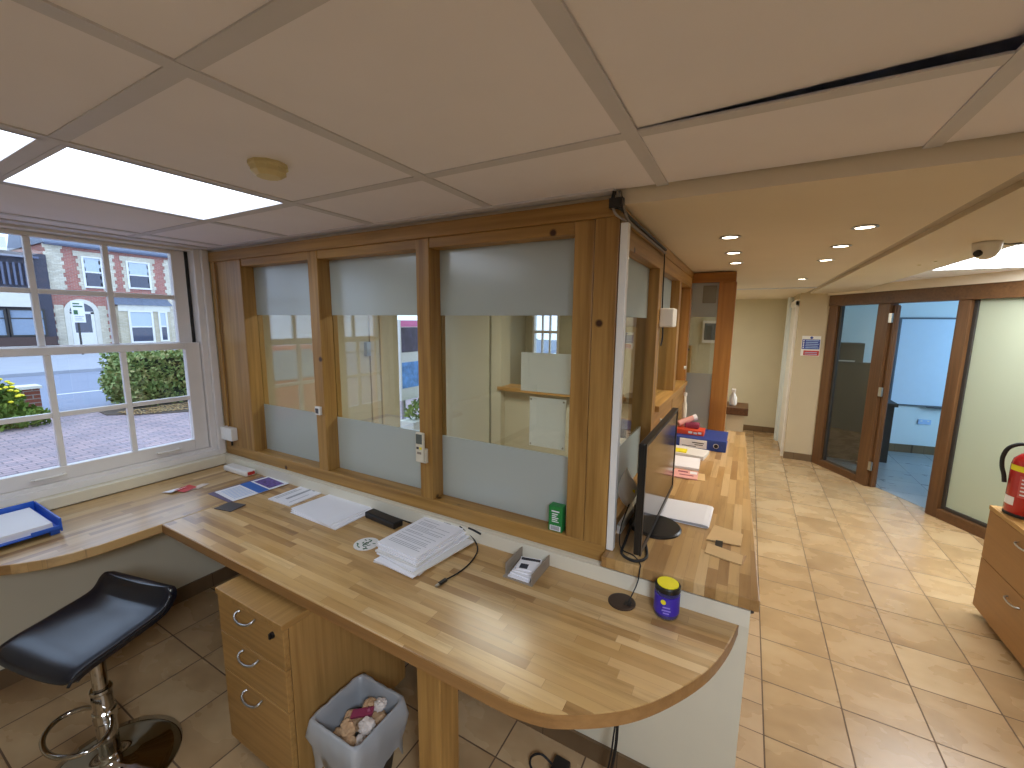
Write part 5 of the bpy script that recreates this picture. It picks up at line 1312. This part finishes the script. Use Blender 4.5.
# ================================================================== CEILING FITTINGS
def down_face(o):
    if o.data.polygons[0].normal.z > 0: o.data.flip_normals()
    return o
def panel_light(name, label, x0, x1, y0, y1, m_, group):
    o = thing(name, label, 'ceiling light', ((x0 + x1) / 2, (y0 + y1) / 2, ZC), group)
    part('frame', MB().box(x0, x1, y0, y0 + 0.014, ZC - 0.001, ZC + 0.014).box(x0, x1, y1 - 0.014, y1, ZC - 0.001, ZC + 0.014).box(x0, x0 + 0.014, y0 + 0.014, y1 - 0.014, ZC - 0.001, ZC + 0.014).box(x1 - 0.014, x1, y0 + 0.014, y1 - 0.014, ZC - 0.001, ZC + 0.014), 'tbar', o)
    down_face(part('diffuser', MB().quad((x0 + 0.014, y0 + 0.014, ZC + 0.003), (x0 + 0.014, y1 - 0.014, ZC + 0.003), (x1 - 0.014, y1 - 0.014, ZC + 0.003), (x1 - 0.014, y0 + 0.014, ZC + 0.003)), m_, o))
    part('tray', MB().box(x0 + 0.002, x1 - 0.002, y0 + 0.002, y1 - 0.002, ZC + 0.016, ZC + 0.06), 'white', o)
    return o
panel_light('ceiling_light', 'bright square light panel above the desk, the one nearest the glazed screen', -2.043, -1.470, 0.412, 0.988, 'led', 'light panels over the desk')
panel_light('ceiling_light', 'bright square light panel cut off by the left edge of the photo', -2.043, -1.470, -0.188, 0.388, 'led', 'light panels over the desk')
panel_light('ceiling_light', 'unseen square light panel added behind the viewer to brighten the room', 0.347, 0.918, -0.788, -0.212, 'fill_back', None)  # out of view, added to light desk, ceiling and end wall from behind
panel_light('ceiling_light', 'large light panel beyond the ceiling beam near the camera dome', 1.134, 2.306, 3.164, 4.336, 'led_far', None)
def flush_fill_light(name, label, x0, x1, y0, y1, z, m_):
    o = thing(name, label, 'ceiling light', ((x0 + x1) / 2, (y0 + y1) / 2, z))
    part('frame', MB().box(x0, x1, y0, y0 + 0.02, z - 0.012, z - 0.001).box(x0, x1, y1 - 0.02, y1, z - 0.012, z - 0.001).box(x0, x0 + 0.02, y0 + 0.02, y1 - 0.02, z - 0.012, z - 0.001).box(x1 - 0.02, x1, y0 + 0.02, y1 - 0.02, z - 0.012, z - 0.001), 'white', o)
    down_face(part('diffuser', MB().quad((x0 + 0.02, y0 + 0.02, z - 0.009), (x0 + 0.02, y1 - 0.02, z - 0.009), (x1 - 0.02, y1 - 0.02, z - 0.009), (x1 - 0.02, y0 + 0.02, z - 0.009)), m_, o))
    part('tray', MB().box(x0 + 0.02, x1 - 0.02, y0 + 0.02, y1 - 0.02, z - 0.006, z - 0.001), 'white', o)
flush_fill_light('ceiling_light', 'unseen light panel added in the lobby ceiling to brighten the lobby', -1.7, -1.1, 2.2, 2.8, 2.022, 'fill_lobby')  # added fill, lifts the dark lobby and the frosted panes
flush_fill_light('ceiling_light', 'unseen light panel added to brighten the room behind the hatch', -2.2, -1.8, 4.3, 4.7, 2.022, 'fill_hatch')  # added fill, keeps the hatch room from going black
flush_fill_light('ceiling_light', 'unseen light panel added beyond the counter to brighten the far corridor, hidden by the screen', -1.2, -0.6, 5.4, 6.0, 2.022, 'fill_lobby')  # added fill for the back wall, out of sight behind the screen
dlx = [((-0.104, 2.10), 'nearest'), ((-0.105, 2.56), 'middle'), ((-0.104, 2.98), 'farthest'), ((0.352, 2.11), 'nearest'), ((0.346, 2.56), 'second nearest'), ((0.352, 3.06), 'third nearest'), ((0.342, 4.23), 'farthest')]
for k, ((x, y), w_) in enumerate(dlx):
    row = 'over the counter' if k < 3 else 'over the corridor floor'
    o = thing('downlight', 'recessed round downlight, %s of the row %s' % (w_, row), 'downlight', (x, y, 2.022), 'recessed downlights in the corridor ceiling')
    part('trim_ring', MB().lathe([(0.040, -0.001), (0.043, -0.004), (0.034, -0.006), (0.030, -0.002)], (x, y, 2.022), 28), 'steel', o, sm=True)
    part('lamp', MB().cyl((x, y, 2.0215), (x, y, 2.019), 0.030, n=24), 'lamp', o)
    ld_ = bpy.data.lights.new('downlight_beam', 'SPOT'); lo_ = bpy.data.objects.new('downlight_beam', ld_); COL.objects.link(lo_)
    ld_.energy = 7; ld_.color = (1.0, 0.86, 0.68); ld_.spot_size = math.radians(115); ld_.spot_blend = 0.8; ld_.shadow_soft_size = 0.03
    lo_.location = (x, y, 2.010); lo_.rotation_euler = (0, 0, 0)
sd = thing('heat_detector', 'small yellowed round detector on the tile ceiling', 'detector', (-1.163, 0.728, ZC))
part('base', MB().lathe([(0.048, 0.0), (0.050, -0.008), (0.046, -0.012)], (-1.163, 0.728, ZC + 0.003), 10), 'detector', sd)
part('dome', MB().lathe([(0.044, -0.012), (0.044, -0.024), (0.030, -0.034), (0.0, -0.036)], (-1.163, 0.728, ZC + 0.003), 10), 'detector', sd)
cxm, cym = 0.872, 2.66
cc = thing('dome_camera', 'white dome security camera under the ceiling beam', 'camera', (cxm, cym, 2.012))
part('body', MB().lathe([(0.047, 0.0), (0.048, -0.006), (0.046, -0.012), (0.042, -0.038), (0.032, -0.060), (0.015, -0.071), (0.0, -0.073)], (cxm, cym, 2.0115), 36), 'white', cc, sm=True)
fd = Vector((-0.75, -0.55, -0.45)).normalized()
cp_ = Vector((cxm, cym, 1.984)) + fd * 0.024
part('lens', MB().cyl(cp_, cp_ + fd * 0.027, 0.016, 0.014, 20), 'black', cc)
part('lead', MB().tube([(cxm + 0.042, cym + 0.015, 2.007), (cxm + 0.08, cym + 0.04, 2.005), (cxm + 0.125, cym + 0.06, 2.0095)], 0.003), 'rubber', cc, sm=True)
for k, (x, y) in enumerate(((0.855, 3.45), (0.885, 3.30))):
    solo('screw_head', ('brown screw head in the beam farther from the dome camera', 'brown screw head in the beam nearer the dome camera')[k], 'screw', MB().cyl((x, y, 2.0118), (x, y, 2.008), 0.008, n=12), 'detector', (x, y, 2.01))
# cables hanging under the desk end
hc = thing('hanging_cable', 'black cables hanging from under the rounded desk end', 'cable', (-0.27, 1.22, 0))
part('lead', MB().tube([(-0.280, 1.27, 0.70), (-0.282, 1.262, 0.45), (-0.285, 1.258, 0.20), (-0.32, 1.25, 0.03), (-0.40, 1.25, 0.006), (-0.45, 1.24, 0.006)], 0.005), 'rubber', hc, sm=True)
part('lead', MB().tube([(-0.262, 1.28, 0.70), (-0.272, 1.27, 0.50), (-0.290, 1.265, 0.30), (-0.31, 1.26, 0.10), (-0.37, 1.255, 0.006)], 0.003), 'rubber', hc, sm=True)
pp = thing('power_strip', 'black plug block with looped lead on the floor under the desk end', 'plug', (-0.47, 1.25, 0))
part('block', MB().box(-0.505, -0.445, 1.215, 1.275, 0.001, 0.05), 'black', pp, bevel=0.006)
part('loop', MB().tube([(-0.505, 1.245, 0.03), (-0.55, 1.24, 0.055), (-0.585, 1.23, 0.035), (-0.585, 1.22, 0.006), (-0.55, 1.20, 0.005)], 0.004), 'rubber', pp, sm=True)
tw = thing('thin_cable', 'thin pale wire hanging from the desk underside by the leg', 'cable', (-0.52, 1.0, 0.4))
part('wire', MB().tube([(-0.50, 0.98, 0.702), (-0.50, 0.985, 0.60), (-0.505, 0.99, 0.54), (-0.535, 1.0, 0.49), (-0.56, 1.01, 0.47)], 0.0018), 'greycard', tw, sm=True)
solo('floor_mark', 'dark round spot on the floor tiles between the stool and the pedestal', 'spot', MB().cyl((-1.80, 0.86, 0.0), (-1.80, 0.86, 0.002), 0.012, n=14), 'black', (-1.80, 0.86, 0))

# ================================================================== LIGHT
W = bpy.data.worlds.new('World'); SC.world = W; W.use_nodes = True
nt = W.node_tree; nt.nodes.clear()
wo = nt.nodes.new('ShaderNodeOutputWorld'); bg = nt.nodes.new('ShaderNodeBackground')
bg.inputs[0].default_value = (0.72, 0.90, 1.26, 1); bg.inputs[1].default_value = 1.9
nt.links.new(bg.outputs[0], wo.inputs[0])
# cool area lamp added inside the office for its bluish daylight; no window built
al = bpy.data.lights.new('office_daylight_fill', 'AREA'); ao = bpy.data.objects.new('office_daylight_fill', al); COL.objects.link(ao)
al.shape = 'RECTANGLE'; al.size = 1.4; al.size_y = 1.1; al.energy = 48; al.color = (0.34, 0.66, 1.0)
ao.location = (4.0, 6.2, 1.4)
ao.rotation_euler = Vector((-1.9, 0.6, -0.25)).to_track_quat('-Z', 'Y').to_euler()

for nm, loc, sx_, sy_ in (('sash', (-3.11, 0.69, 1.43), 1.3, 1.27), ('street_door', (-3.11, 3.31, 1.0), 0.6, 2.0)):
    pl_ = bpy.data.lights.new('daylight_portal_' + nm, 'AREA'); po = bpy.data.objects.new('daylight_portal_' + nm, pl_); COL.objects.link(po)
    pl_.shape = 'RECTANGLE'; pl_.size = sy_; pl_.size_y = sx_; pl_.cycles.is_portal = True
    po.location = loc; po.rotation_euler = (0, -PI / 2, 0)
vs_ = SC.view_settings
SC.display_settings.display_device = 'sRGB'
vs_.view_transform = 'Standard'; vs_.look = 'None'; vs_.gamma = 1.0; vs_.use_curve_mapping = False
vs_.exposure = 0.22
cyc = SC.cycles
cyc.max_bounces = 10; cyc.diffuse_bounces = 6; cyc.glossy_bounces = 5; cyc.transmission_bounces = 8; cyc.transparent_max_bounces = 16
cyc.sample_clamp_indirect = 6.0; cyc.caustics_reflective = False; cyc.caustics_refractive = False
cyc.use_denoising = True
